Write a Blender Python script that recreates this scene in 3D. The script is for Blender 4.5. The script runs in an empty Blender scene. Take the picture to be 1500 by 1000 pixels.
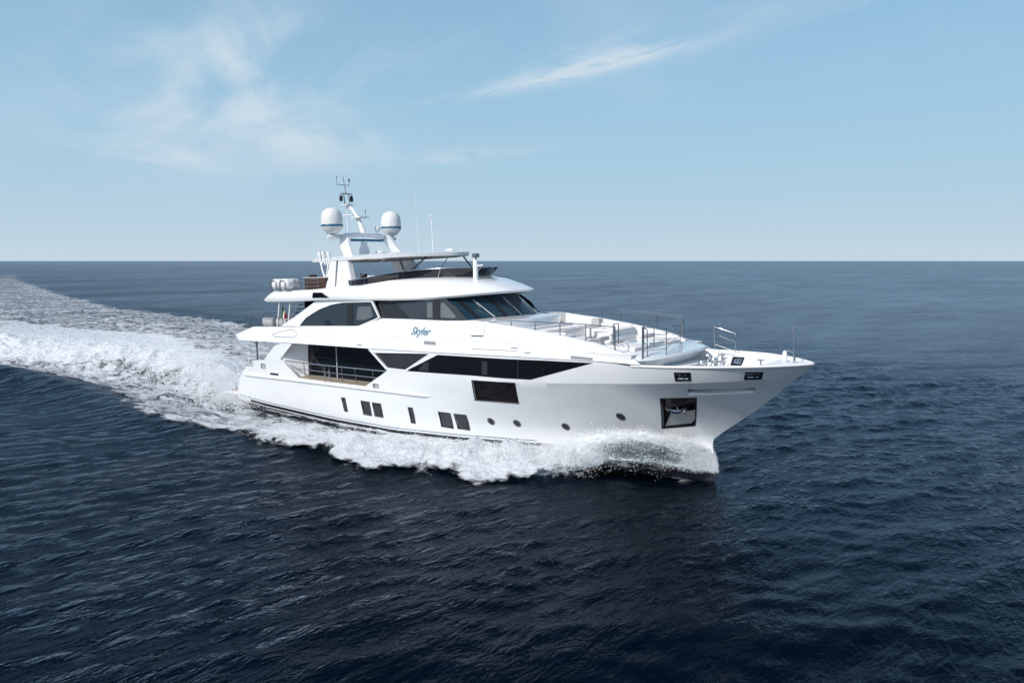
import bpy, math, random
import numpy as np
from mathutils import Vector, Matrix, Euler, geometry
R = math.radians
C = bpy.context.scene.collection
SC = bpy.context.scene
random.seed(5)

# ------------------------------------------------------------------ camera
cam_data = bpy.data.cameras.new('camera')
cam = bpy.data.objects.new('camera', cam_data); C.objects.link(cam)
cam_data.sensor_width = 36.0
cam_data.lens = 36.0 * 1085.6 / 1500.0
cam_data.clip_start = 0.1; cam_data.clip_end = 60000
YAW = 2.2491
PITCH = math.atan(118 / 1085.6)
cam.location = (43.694, -28.164, 8.7615)
cam.rotation_euler = (math.pi / 2 - PITCH, 0, YAW - math.pi / 2)
SC.camera = cam

# ------------------------------------------------------------------ sky and sun
SUN_EL = R(41); SUN_AZ = math.atan2(-0.99, -0.08)      # direction towards the sun, from +X
world = bpy.data.worlds.new('World'); SC.world = world
world.use_nodes = True
nt = world.node_tree; nt.nodes.clear()
def wn(t, **k):
    n = nt.nodes.new(t)
    for a, b in k.items(): setattr(n, a, b)
    return n
def wm(op, a, b=None, c=None, clamp=False):
    n = wn('ShaderNodeMath', operation=op, use_clamp=clamp)
    for i, v in enumerate((a, b, c)):
        if v is None: continue
        if isinstance(v, (int, float)): n.inputs[i].default_value = v
        else: nt.links.new(v, n.inputs[i])
    return n.outputs[0]
sky = wn('ShaderNodeTexSky', sky_type='NISHITA', sun_disc=False)
sky.sun_elevation = SUN_EL; sky.sun_rotation = math.pi / 2 - SUN_AZ
sky.altitude = 0; sky.air_density = 1.0; sky.dust_density = 1.6; sky.ozone_density = 2.2
tc = wn('ShaderNodeTexCoord'); sep = wn('ShaderNodeSeparateXYZ')
nt.links.new(tc.outputs['Generated'], sep.inputs[0])
az = wm('ARCTAN2', sep.outputs[1], sep.outputs[0])
el = wm('ARCSINE', sep.outputs[2])
def cloud(a0, e0, sa, se, rot, amt, scx, scy, lo, hi, seed):
    da = wm('SUBTRACT', az, a0); de = wm('SUBTRACT', el, e0)
    c, s = math.cos(rot), math.sin(rot)
    p = wm('ADD', wm('MULTIPLY', da, c), wm('MULTIPLY', de, s))
    q = wm('SUBTRACT', wm('MULTIPLY', de, c), wm('MULTIPLY', da, s))
    cb = wn('ShaderNodeCombineXYZ')
    nt.links.new(wm('MULTIPLY', p, scx), cb.inputs[0]); nt.links.new(wm('MULTIPLY', q, scy), cb.inputs[1]); cb.inputs[2].default_value = seed
    nz = wn('ShaderNodeTexNoise'); nz.inputs['Scale'].default_value = 1; nz.inputs['Detail'].default_value = 7; nz.inputs['Roughness'].default_value = .55
    nz.inputs['Distortion'].default_value = .6
    nt.links.new(cb.outputs[0], nz.inputs['Vector'])
    r2 = wm('ADD', wm('POWER', wm('ABSOLUTE', wm('DIVIDE', p, sa)), 2), wm('POWER', wm('ABSOLUTE', wm('DIVIDE', q, se)), 2))
    g = wm('EXPONENT', wm('MULTIPLY', r2, -1))
    mr = wn('ShaderNodeMapRange', interpolation_type='SMOOTHSTEP')
    nt.links.new(nz.outputs['Fac'], mr.inputs['Value']); mr.inputs['From Min'].default_value = lo; mr.inputs['From Max'].default_value = hi
    return wm('MULTIPLY', wm('MULTIPLY', g, mr.outputs[0]), amt)
CLOUDS = None
parts_ = [
    cloud(2.175, .238, .13, .009, -.19, .9, 10, 90, .30, .62, 3.1),
    cloud(2.10, .262, .15, .022, -.2, .6, 9, 28, .34, .75, 3.8),
    cloud(2.62, .21, .15, .085, -.30, .85, 7, 9, .36, .68, 8.2),
    cloud(2.53, .15, .12, .035, .05, .8, 8, 18, .36, .66, 2.2),
    cloud(2.68, .125, .09, .012, .12, .65, 12, 50, .30, .65, 5.5),
    cloud(2.32, .135, .10, .010, -.12, .55, 12, 60, .30, .65, 9.5),
    cloud(2.45, .27, .5, .10, -.25, .28, 4, 9, .42, .75, 11.5),
    cloud(1.75, .27, .5, .08, -.1, .22, 5, 12, .45, .75, 14.5),
]
tot = parts_[0]
for p_ in parts_[1:]: tot = wm('ADD', tot, p_)
tot = wm('MINIMUM', tot, .8)
mixb = wn('ShaderNodeMixRGB'); nt.links.new(wm('MULTIPLY', wm('EXPONENT', wm('MULTIPLY', wm('POWER', wm('DIVIDE', wm('MAXIMUM', el, 0.0), .44), 2), -1)), .95), mixb.inputs[0])        # thin high haze that lightens the whole sky
nt.links.new(sky.outputs[0], mixb.inputs[1]); mixb.inputs[2].default_value = (1.70, 3.75, 5.25, 1)
veil = wm('EXPONENT', wm('MULTIPLY', wm('MAXIMUM', el, 0.0), -6.6))        # low haze lying on the sea horizon
mixh = wn('ShaderNodeMixRGB'); nt.links.new(wm('MULTIPLY', veil, .93), mixh.inputs[0])
nt.links.new(mixb.outputs[0], mixh.inputs[1]); mixh.inputs[2].default_value = (4.2, 4.95, 5.55, 1)
mixc = wn('ShaderNodeMixRGB'); nt.links.new(tot, mixc.inputs[0])
nt.links.new(mixh.outputs[0], mixc.inputs[1]); mixc.inputs[2].default_value = (4.6, 5.3, 5.9, 1)
bg = wn('ShaderNodeBackground'); bg.inputs['Strength'].default_value = .14
nt.links.new(mixc.outputs[0], bg.inputs[0])
wo = wn('ShaderNodeOutputWorld'); nt.links.new(bg.outputs[0], wo.inputs[0])

sd = bpy.data.lights.new('sun', 'SUN'); sd.energy = 3.4; sd.angle = R(.55); sd.color = (1, .965, .91)
sun = bpy.data.objects.new('sun', sd); C.objects.link(sun)
sv = Vector((math.cos(SUN_AZ) * math.cos(SUN_EL), math.sin(SUN_AZ) * math.cos(SUN_EL), math.sin(SUN_EL)))
sun.rotation_euler = sv.to_track_quat('Z', 'Y').to_euler(); sun.location = (0, -30, 40)
SC.view_settings.view_transform = 'Standard'; SC.view_settings.look = 'None'
SC.view_settings.exposure = 0.0; SC.view_settings.gamma = 1.0
SC.cycles.max_bounces = 8; SC.cycles.transparent_max_bounces = 12

# ------------------------------------------------------------------ yacht frame: X forward, Y to port, Z up; bow trimmed up a little
TRIM, HEEL = .0223, .0066
PV = Vector((12, 0, 0))
MTR = Matrix(((math.cos(TRIM), 0, -math.sin(TRIM)), (0, 1, 0), (math.sin(TRIM), 0, math.cos(TRIM)))) @ Matrix(((1, 0, 0), (0, math.cos(HEEL), -math.sin(HEEL)), (0, math.sin(HEEL), math.cos(HEEL))))
ROOTM = Matrix.Translation(PV) @ MTR.to_4x4() @ Matrix.Translation(-PV)

def itp(x, tab): return float(np.interp(x, [p[0] for p in tab], [p[1] for p in tab]))
STEM = [(-1.4, 30.6), (-.5, 31.6), (0, 31.8), (.7, 31.55), (1.1, 31.55), (1.48, 32.0), (2.52, 33.38), (3.7, 34.67), (4.45, 35.5)]
F0 = [(0, .02), (.7, .22), (3.7, .95), (7.7, 1.9), (11.7, 2.7), (15.7, 3.2), (20, 3.38), (33, 3.3)]
FK = [(0, .02), (.3, .48), (.9, 1.12), (1.9, 1.88), (2.9, 2.38), (3.9, 2.72), (4.9, 2.95), (5.9, 3.12), (7.9, 3.36), (10.9, 3.62), (15, 3.76), (35, 3.7)]
FS = [(0, .02), (.7, 1.0), (1.5, 1.68), (2.5, 2.34), (3.5, 2.76), (4.5, 3.03), (5.5, 3.2), (6.5, 3.35), (8.5, 3.55), (11.5, 3.72), (15.5, 3.8), (36, 3.75)]
def sm(d, tab):
    return (itp(d, tab) * 2 + itp(max(0, d - .45), tab) + itp(d + .45, tab)) / 4 if d > .45 else itp(d, tab)
def zk(X): return 3.25 + .00 if X < 23 else 3.25 + (X - 23) * .058
def zs(X): return itp(X, [(0, 4.3), (23, 4.42), (30, 4.36), (35.5, 4.45)])
def hull_y(X, Z):
    d = max(0.0, itp(Z, STEM) - X)
    k = zk(X)
    if Z <= k:
        w = max(-.35, Z / k)
        q = 1.0 + .7 * min(1, max(0, (X - 18) / 8))
        w = w ** q if w > 0 else w
        y = sm(d, F0) * (1 - w) + sm(d, FK) * w
    else:
        t = min(1, (Z - k) / max(.05, zs(X) - k))
        t = t ** .8
        y = sm(d, FK) * (1 - t) + sm(d, FS) * t
    return max(.02, y)
BT = [(2, 3.72), (8.7, 3.62), (13.6, 3.56), (15.4, 3.45), (20.1, 3.4), (22, 3.3), (24, 3.24), (26, 3.16), (28, 3.06), (29.2, 2.95), (31, 2.7)]
BZ = [(2, 4.95), (4.4, 5.08), (8.7, 5.2), (13.6, 5.38), (15.4, 5.86), (21.5, 5.9), (22, 5.86), (24, 5.69), (26, 5.44), (28, 5.12), (29.2, 4.78), (30.2, 4.5)]
def bz0(X): return itp(X, [(2, 4.23), (3, 4.23), (9.2, 4.31), (15.5, 4.35), (23.8, 4.47), (28.3, 4.50), (30.3, 4.42)])
def belt_y(X, Z):
    y0 = hull_y(X, 4.42) + .05
    t = max(-.2, min(1.3, (Z - bz0(X)) / max(.3, itp(X, BZ) - bz0(X))))
    return y0 + (min(y0, itp(X, BT)) - y0) * (abs(t) ** 1.35)
def arch_y(X, Z): return 3.42 - (Z - 5.1) * .09

# ------------------------------------------------------------------ materials
def mat(name, col, rough=.5, metal=0, **k):
    m = bpy.data.materials.new(name); m.use_nodes = True
    b = m.node_tree.nodes['Principled BSDF']
    b.inputs['Base Color'].default_value = (*col, 1); b.inputs['Roughness'].default_value = rough; b.inputs['Metallic'].default_value = metal
    for a, v in k.items(): b.inputs[a.replace('_', ' ')].default_value = v
    return m
def vary(m, scale=(1, 1, 1), amt=.06, rough=(.2, .35), detail=5, bump=0, bscale=8):
    """fine procedural variation of colour and gloss, in object space"""
    n = m.node_tree; b = n.nodes['Principled BSDF']; col = b.inputs['Base Color'].default_value[:]
    t = n.nodes.new('ShaderNodeTexCoord'); mp = n.nodes.new('ShaderNodeMapping'); mp.inputs['Scale'].default_value = scale
    n.links.new(t.outputs['Object'], mp.inputs[0])
    z = n.nodes.new('ShaderNodeTexNoise'); z.inputs['Scale'].default_value = 1; z.inputs['Detail'].default_value = detail
    n.links.new(mp.outputs[0], z.inputs['Vector'])
    r = n.nodes.new('ShaderNodeMixRGB'); n.links.new(z.outputs['Fac'], r.inputs[0])
    r.inputs[1].default_value = tuple(c * (1 - amt) for c in col[:3]) + (1,); r.inputs[2].default_value = tuple(min(1, c * (1 + amt * .6)) for c in col[:3]) + (1,)
    n.links.new(r.outputs[0], b.inputs['Base Color'])
    q = n.nodes.new('ShaderNodeMapRange'); n.links.new(z.outputs['Fac'], q.inputs[0]); q.inputs[3].default_value = rough[0]; q.inputs[4].default_value = rough[1]
    n.links.new(q.outputs[0], b.inputs['Roughness'])
    if bump:
        z2 = n.nodes.new('ShaderNodeTexNoise'); z2.inputs['Scale'].default_value = bscale; z2.inputs['Detail'].default_value = 3
        n.links.new(t.outputs['Object'], z2.inputs['Vector'])
        bp = n.nodes.new('ShaderNodeBump'); bp.inputs['Strength'].default_value = bump; bp.inputs['Distance'].default_value = .01
        n.links.new(z2.outputs['Fac'], bp.inputs['Height']); n.links.new(bp.outputs[0], b.inputs['Normal'])
    return m
M = {}
M['white'] = vary(mat('white_gelcoat', (.80, .81, .82), .2, Coat_Weight=.8, Coat_Roughness=.04), (.5, .5, 1.5), .05, (.12, .26))
M['white2'] = vary(mat('white_paint', (.78, .78, .78), .35), (1, 1, 1), .05, (.3, .45))
M['deck'] = vary(mat('nonskid_deck', (.70, .70, .69), .6), (2, 2, 2), .06, (.55, .75))
M['teak'] = vary(mat('teak', (.42, .33, .24), .6), (1, 14, 1), .22, (.5, .7))
M['glass'] = vary(mat('dark_glass', (.006, .007, .010), .04, Specular_IOR_Level=.35), (.6, .6, .6), .3, (.02, .06))
M['glass_grey'] = vary(mat('grey_glass', (.035, .038, .045), .05), (.9, .9, .4), .35, (.03, .08))
M['glass_blue'] = vary(mat('blue_glass', (.012, .022, .034), .05), (.8, .8, .5), .3, (.03, .08))
M['glass_wind'] = vary(mat('windshield_glass', (.010, .035, .055), .03), (.8, .8, .5), .4, (.02, .05))
M['tint'] = mat('smoked_acrylic', (.008, .010, .015), .05, Alpha=.93)
M['rail'] = vary(mat('rail_steel', (.34, .35, .38), .25, 1), (3, 3, 3), .1, (.2, .35))
M['under_shade'] = vary(mat('hardtop_under_shade', (.30, .28, .27), .7), (2, 2, 2), .08, (.6, .8))  # grey-brown colour stands in for the shade under the hardtop
M['black'] = mat('black_trim', (.012, .012, .014), .35)
M['boot'] = mat('black_boot_stripe', (.012, .013, .018), .3)
M['antifoul'] = vary(mat('dark_antifouling', (.03, .03, .04), .6), (1, 1, 1), .2, (.5, .7))
M['blue'] = mat('blue_band', (.02, .13, .24), .3)
M['steel'] = vary(mat('stainless_steel', (.62, .63, .65), .18, 1), (3, 3, 3), .08, (.12, .25))
M['dsteel'] = mat('grey_metal', (.25, .26, .28), .35, .8)
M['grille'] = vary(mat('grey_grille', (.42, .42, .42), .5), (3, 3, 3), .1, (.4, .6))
M['grey'] = vary(mat('grey_cushion', (.42, .41, .40), .9), (4, 4, 4), .12, (.8, .95), bump=.3, bscale=20)
M['cushion'] = vary(mat('pale_cushion', (.72, .71, .70), .9), (3, 3, 3), .06, (.8, .95), bump=.3, bscale=14)
M['glass_black'] = mat('black_glass', (.004, .004, .006), .08, Specular_IOR_Level=.15)
M['brown'] = vary(mat('brown_wicker', (.065, .028, .020), .7), (20, 20, 20), .4, (.6, .8))
M['beige'] = vary(mat('beige_lining', (.50, .45, .40), .6), (2, 2, 2), .08, (.5, .7))
M['canister'] = vary(mat('white_canister', (.80, .80, .79), .4), (4, 4, 4), .06, (.35, .5))
M['dome'] = vary(mat('satellite_dome_white', (.74, .73, .71), .4), (1, 1, 1), .04, (.35, .5))
M['blind_reflection'] = vary(mat('blind_and_reflection', (.10, .115, .125), .5), (1, 1, 3), .12, (.4, .6))  # side window blinds, and the reflection painted in the arched window
M['letter'] = mat('steel_blue_letters', (.16, .27, .34), .3, .3)
M['green'] = mat('flag_green', (.01, .16, .06), .8)
M['flagwhite'] = mat('flag_white', (.75, .75, .75), .8)
M['red'] = mat('flag_red', (.45, .02, .02), .8)
M['skyblue'] = mat('turquoise_pool_water', (.25, .55, .58), .05)
M['panelline'] = mat('seam_grey', (.38, .39, .40), .5)

# ------------------------------------------------------------------ mesh helpers
def link(name, me, parent=None):
    o = bpy.data.objects.new(name, me); C.objects.link(o)
    if parent is not None: o.parent = parent
    return o
def make(name, vs, fs, m, parent=None, angle=35, mats=None):
    me = bpy.data.meshes.new(name)
    me.from_pydata([tuple(v) for v in vs], [], [tuple(f) for f in fs])
    me.validate(); 
    for mm in (mats or [m]): me.materials.append(mm)
    if angle is not None:
        me.polygons.foreach_set('use_smooth', [True] * len(me.polygons))
        me.set_sharp_from_angle(angle=R(angle))
    me.update()
    return link(name, me, parent)
class MB:
    def __init__(s): s.v = []; s.f = []
    def add(s, vs, fs):
        n = len(s.v); s.v += [Vector(v) for v in vs]; s.f += [tuple(i + n for i in f) for f in fs]; return s
    def box(s, c, d, rz=0, ry=0, rx=0, bev=0):
        c = Vector(c); hx, hy, hz = d[0] / 2, d[1] / 2, d[2] / 2
        m = Euler((rx, ry, rz)).to_matrix()
        b = min(bev, hx * .9, hy * .9, hz * .9)
        if b <= 0:
            vs = [m @ Vector((x, y, z)) + c for x in (-hx, hx) for y in (-hy, hy) for z in (-hz, hz)]
            return s.add(vs, [(0, 1, 3, 2), (4, 6, 7, 5), (0, 4, 5, 1), (2, 3, 7, 6), (0, 2, 6, 4), (1, 5, 7, 3)])
        # rounded: stacked rounded rectangles
        def ring(ix, iy, z):
            r = []
            for (sx, sy, a0) in ((1, 1, 0), (-1, 1, 90), (-1, -1, 180), (1, -1, 270)):
                for k in range(4):
                    a = R(a0 + k * 30); r.append(m @ Vector((sx * (hx - b) + ix * math.cos(a), sy * (hy - b) + ix * math.sin(a), z)) + c)
            return r
        rows = []
        for a in (0, 30, 60, 90): rows.append(ring(b * math.sin(R(a)) if a else 0, 0, -hz + b - b * math.cos(R(a))))
        for a in (90, 60, 30, 0): rows.append(ring(b * math.sin(R(a)) if a else 0, 0, hz - b + b * math.cos(R(a))))
        n = 16; vs = [v for r in rows for v in r]; fs = []
        for i in range(7):
            for k in range(n):
                fs.append((i * n + k, i * n + (k + 1) % n, (i + 1) * n + (k + 1) % n, (i + 1) * n + k))
        fs.append(tuple(range(n - 1, -1, -1))); fs.append(tuple(7 * n + k for k in range(n)))
        return s.add(vs, fs)
    def bar(s, a, b, r, r2=None, n=8):
        return s.tube([a, b], [r, r if r2 is None else r2], n)
    def tube(s, pts, r, n=8):
        pts = [Vector(p) for p in pts]
        if isinstance(r, (int, float)): r = [r] * len(pts)
        vs, fs = [], []
        up0 = None
        for i, p in enumerate(pts):
            d = (pts[min(i + 1, len(pts) - 1)] - pts[max(i - 1, 0)]).normalized()
            if up0 is None:
                up0 = Vector((0, 0, 1)) if abs(d.z) < .9 else Vector((1, 0, 0))
            x = d.cross(up0).normalized(); y = x.cross(d).normalized(); up0 = y
            for k in range(n):
                a = 2 * math.pi * k / n; vs.append(p + x * math.cos(a) * r[i] + y * math.sin(a) * r[i])
        for i in range(len(pts) - 1):
            for k in range(n): fs.append((i * n + k, i * n + (k + 1) % n, (i + 1) * n + (k + 1) % n, (i + 1) * n + k))
        fs.append(tuple(range(n - 1, -1, -1))); fs.append(tuple((len(pts) - 1) * n + k for k in range(n)))
        return s.add(vs, fs)
    def lathe(s, c, prof, n=24, axis=None):
        c = Vector(c); m = Matrix.Identity(3) if axis is None else Vector(axis).normalized().to_track_quat('Z', 'Y').to_matrix()
        vs = [m @ Vector((r * math.cos(2 * math.pi * k / n), r * math.sin(2 * math.pi * k / n), z)) + c for r, z in prof for k in range(n)]
        fs = [(i * n + k, i * n + (k + 1) % n, (i + 1) * n + (k + 1) % n, (i + 1) * n + k) for i in range(len(prof) - 1) for k in range(n)]
        fs.append(tuple(range(n - 1, -1, -1))); fs.append(tuple((len(prof) - 1) * n + k for k in range(n)))
        return s.add(vs, fs)
    def prism(s, poly, vec):
        """closed polygon (3D, planar) extruded by vec"""
        v = Vector(vec); n = len(poly); p = [Vector(q) for q in poly]
        fs = [(i, (i + 1) % n, n + (i + 1) % n, n + i) for i in range(n)]
        tri = geometry.tessellate_polygon([p])
        fs += [tuple(t) for t in tri] + [tuple(n + i for i in reversed(t)) for t in tri]
        return s.add(p + [q + v for q in p], fs)
    def grid(s, rows, closed=False):
        n = len(rows[0]); vs = [v for r in rows for v in r]; fs = []
        for i in range(len(rows) - 1):
            for k in range(n if closed else n - 1): fs.append((i * n + k, i * n + (k + 1) % n, (i + 1) * n + (k + 1) % n, (i + 1) * n + k))
        return s.add(vs, fs)
    def build(s, name, m, parent=None, angle=35):
        o = make(name, s.v, s.f, m, parent, angle)
        fixn(o.data); return o
def fixn(me):
    import bmesh
    b = bmesh.new(); b.from_mesh(me); bmesh.ops.recalc_face_normals(b, faces=b.faces); b.to_mesh(me); b.free()
def inpoly(x, z, P):
    c = False; n = len(P)
    for i in range(n):
        x0, z0 = P[i]; x1, z1 = P[i - 1]
        if (z0 > z) != (z1 > z) and x < (x1 - x0) * (z - z0) / (z1 - z0 + 1e-12) + x0: c = not c
    return c
def dens(P, step, closed=True):
    out = []; n = len(P)
    for i in range(n if closed else n - 1):
        a, b = P[i], P[(i + 1) % n]; L = math.hypot(b[0] - a[0], b[1] - a[1]); k = max(1, int(math.ceil(L / step)))
        out += [(a[0] + (b[0] - a[0]) * j / k, a[1] + (b[1] - a[1]) * j / k) for j in range(k)]
    if not closed: out.append(P[-1])
    return out
def smoothpoly(P, it=2):
    for _ in range(it):
        Q = []
        for i in range(len(P)):
            a, b = P[i], P[(i + 1) % len(P)]
            Q += [(a[0] * .75 + b[0] * .25, a[1] * .75 + b[1] * .25), (a[0] * .25 + b[0] * .75, a[1] * .25 + b[1] * .75)]
        P = Q
    return P
def grow(P, d):
    cx = sum(p[0] for p in P) / len(P); cz = sum(p[1] for p in P) / len(P); n = len(P); out = []
    ar = sum(P[i - 1][0] * P[i][1] - P[i][0] * P[i - 1][1] for i in range(n)); sg = 1 if ar > 0 else -1
    for i in range(n):
        a, b, c = Vector(P[i - 1]), Vector(P[i]), Vector(P[(i + 1) % n])
        e1 = (b - a).normalized(); e2 = (c - b).normalized()
        n1 = Vector((e1.y, -e1.x)) * sg; n2 = Vector((e2.y, -e2.x)) * sg
        m = (n1 + n2); m = m / max(.35, m.length_squared / 2) * 1.0
        out.append((b.x + m.x * d, b.y + m.y * d))
    return out
def skin(mb, outer, yf, holes=(), thick=.1, off=0, res=.35, sides=(-1, 1), lines=(), edge=.25):
    """side panel: a region of the X-Z plane carried onto the surface y = yf(X, Z)"""
    vs, es = [], []
    def addp(P, closed=True):
        n0 = len(vs); vs.extend(Vector(p) for p in P); n = len(P)
        es.extend((n0 + i, n0 + (i + 1) % n) for i in range(n if closed else n - 1))
    outer = dens(outer, edge); addp(outer)
    H = [dens(h, edge) for h in holes]
    for h in H: addp(h)
    for l in lines: addp(dens(l, edge, False), False)
    xs = [p[0] for p in outer]; zz = [p[1] for p in outer]
    bound = np.array([v[:] for v in vs])
    i = 0; z = min(zz) + res / 2
    while z < max(zz):
        x = min(xs) + (res / 2 if i % 2 else 0)
        while x < max(xs):
            if inpoly(x, z, outer) and not any(inpoly(x, z, h) for h in H) and ((bound - (x, z)) ** 2).sum(1).min() > (res * .45) ** 2: vs.append(Vector((x, z)))
            x += res
        z += res * .87; i += 1
    V, E, Fc, *_ = geometry.delaunay_2d_cdt(vs, es, [], 0, 1e-5)
    F = []
    for f in Fc:
        cx = sum(V[k].x for k in f) / 3; cz = sum(V[k].y for k in f) / 3
        if inpoly(cx, cz, outer) and not any(inpoly(cx, cz, h) for h in H): F.append(tuple(f))
    cnt = {}
    for f in F:
        for a, b in ((f[0], f[1]), (f[1], f[2]), (f[2], f[0])): cnt[(a, b)] = 1
    bd = [(a, b) for (a, b) in cnt if (b, a) not in cnt]
    for sd_ in sides:
        front = [Vector((v.x, sd_ * (yf(v.x, v.y) + off), v.y)) for v in V]
        back = [Vector((v.x, sd_ * max(.0, yf(v.x, v.y) + off - thick), v.y)) for v in V]
        n = len(V)
        fs = [f if sd_ < 0 else f[::-1] for f in F]
        fs += [tuple(n + k for k in (f[::-1] if sd_ < 0 else f)) for f in F]
        mb.add(front + back, fs)
        # edge walls with their own vertices: crisp corners
        for a, b in bd:
            q = [front[a], front[b], back[b], back[a]]
            if sd_ < 0: q = q[::-1]
            mb.add(q, [(0, 1, 2, 3)])
    return mb
def skinobj(name, outer, yf, m, parent, holes=(), thick=.1, off=0, res=.35, sides=(-1, 1), lines=(), angle=28, edge=.25):
    for sd_ in reversed(sides):                # one object per side; the starboard one is returned
        mb = MB(); skin(mb, outer, yf, holes, thick, off, res, (sd_,), lines, edge)
        o = make(name, mb.v, mb.f, m, parent, angle)
    return o
def tag(o, label=None, cat=None, group=None, kind=None):
    if label: o['label'] = label
    if cat: o['category'] = cat
    if group: o['group'] = group
    if kind: o['kind'] = kind
    return o
def thing(name, label, cat, loc, group=None):
    """an Empty standing on the yacht, at yacht coordinates loc"""
    e = bpy.data.objects.new(name, None); C.objects.link(e)
    e.matrix_world = ROOTM @ Matrix.Translation(Vector(loc)); tag(e, label, cat, group); return e

yacht = bpy.data.objects.new('motor_yacht', None); C.objects.link(yacht)
yacht.matrix_world = ROOTM
tag(yacht, 'large white three deck motor yacht with dark windows, cruising with foam at its bow', 'yacht')

# ================================================================== HULL
stern_side = [(1.9, 1.0), (2.33, 1.8), (3.3, 2.63), (4.14, 2.68), (4.18, 3.06), (5.41, 3.17), (6.53, 4.03), (7.6, bz0(7.6) + .06)]
def topz(X): return bz0(X) + .06 if X < 28.5 else itp(X, [(28.5, 4.5), (29.5, 4.36), (31, 4.38), (33, 4.43), (35.5, 4.45)])
outer = [(1.6, -.9), (1.7, .4)] + stern_side + [(x, topz(x)) for x in np.arange(9, 35.3, .5)] + [(35.45, 4.45)]
outer += [(itp(z, STEM) - .004, z) for z in np.arange(4.3, -1.0, -.15)] + [(30.9, -1.1), (20, -1.1), (8, -1.0)]
balcony = [(7.067,3.326),(8.36,4.283),(9.695,4.316),(14.782,4.312),(16.174,3.287),(14.317,2.344),(8.562,2.323)]
balcony = [balcony[0], balcony[1], balcony[2], (balcony[3][0], balcony[2][1] + .01)] + balcony[4:]
tri = [(15.236,4.139),(19.196,4.312),(17.493,3.432),(16.191,3.449)]
band = [(17.512,3.373),(19.752,4.295),(21.801,4.317),(23.737,4.338),(25.842,4.383),(28.063,4.407),(24.935,3.493),(23.452,3.46),(21.715,3.457)]
fold = [(21.724,3.238),(24.095,3.29),(23.81,2.272),(21.536,2.257)]
wins = [[(12.238,1.536),(12.519,1.54),(12.568,0.819),(12.323,0.828)], [(13.784,1.504),(14.426,1.5),(14.436,0.789),(13.824,0.805)], [(14.657,1.493),(15.277,1.489),(15.286,0.793),(14.675,0.8)],
        [(17.213,1.492),(17.48,1.488),(17.44,0.701),(17.181,0.714)], [(19.087,1.432),(19.765,1.426),(19.725,0.672),(19.051,0.703)], [(20.007,1.413),(20.672,1.411),(20.629,0.666),(19.998,0.691)]]
ports = [(21.923,1.209),(23.247,1.228),(25.556,1.249),(28.274,1.976)]
slot = [(31.441,3.471),(33.624,3.533),(33.517,3.306),(31.346,3.196)]
pocket = [(30.3,2.961),(31.554,3.048),(31.04,1.756),(29.79,1.56)]
fair = [[(31.263,4.154),(31.785,4.172),(31.726,3.889),(31.232,3.864)], [(33.588,4.193),(34.03,4.188),(33.915,3.94),(33.483,3.942)]]
small = [[(5.036,2.909),(5.443,2.895),(5.387,2.637),(4.974,2.641)], [(14.961,2.524),(15.348,2.521),(15.345,2.286),(14.965,2.288)]]
def circ(c, r, n=16, k=1.0): return [(c[0] + r * k * math.cos(2 * math.pi * i / n), c[1] + r * math.sin(2 * math.pi * i / n)) for i in range(n)]
pc = [circ(c, .15) for c in ports]
pc[3] = circ(ports[3], .155)
kl = [(x, zk(x)) for x in np.arange(23.5, 34.7, .4)]
hb = MB()
holes = [balcony, tri, band, fold, slot, pocket] + wins + pc + fair + small
skin(hb, outer, hull_y, holes, .09, 0, .33, (-1, 1), [kl], .22)
hull = make('hull', hb.v, hb.f, M['white'], yacht, 26)
# keep the knuckle line crisp
at = hull.data.attributes.get('sharp_edge') or hull.data.attributes.new('sharp_edge', 'BOOLEAN', 'EDGE')
me = hull.data
nv = np.empty(len(me.vertices) * 3); me.vertices.foreach_get('co', nv); nv = nv.reshape(-1, 3)
onk = (np.abs(nv[:, 2] - np.array([zk(x) for x in nv[:, 0]])) < 2e-3) & (nv[:, 0] > 25.4)
for e in me.edges:
    if onk[e.vertices[0]] and onk[e.vertices[1]]: at.data[e.index].value = True
# transom, bulkheads and the swim platform
mb = MB()
mb.prism([(1.85, -3.3, -.8), (1.95, -3.3, .9), (3.25, -3.3, 2.55), (8.0, -3.3, 2.3), (8.0, -3.3, -.8)], (0, 6.6, 0))
mb.build('transom', M['white'], hull, 30)
mb = MB(); mb.box((1.25, 0, .78), (1.9, 6.9, .22), ry=-.02, bev=.08); sp = mb.build('swim_platform', M['white'], yacht)
mb = MB(); mb.box((1.2, 0, .905), (1.6, 6.5, .03), ry=-.02); mb.build('teak_deck', M['teak'], sp)
# cleat on the platform quarter
mb = MB(); mb.bar((1.25, -3.1, .93), (1.25, -3.1, 1.12), .035); mb.bar((1.55, -3.1, .93), (1.55, -3.1, 1.12), .035); mb.bar((1.05, -3.1, 1.13), (1.75, -3.1, 1.13), .04)
mb.build('mooring_cleat', M['steel'], hull)
# rub rail
def along(x0, x1, zf, off, step=.3): return [(x, zf(x)) for x in np.arange(x0, x1 + 1e-6, step)]
zr = lambda x: itp(x, [(3.0, 2.1), (8.7, 2.17), (15.4, 2.22), (19.5, 2.24)])
for s in (-1, 1):
    mb = MB()
    P = [Vector((x, s * (hull_y(x, zr(x)) + .015), zr(x))) for x in np.arange(2.9, 19.3, .4)]
    mb.tube(P, [.03] + [.075] * (len(P) - 3) + [.07, .02], 10); mb.build('rub_rail', M['white'], hull, 60)
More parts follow.
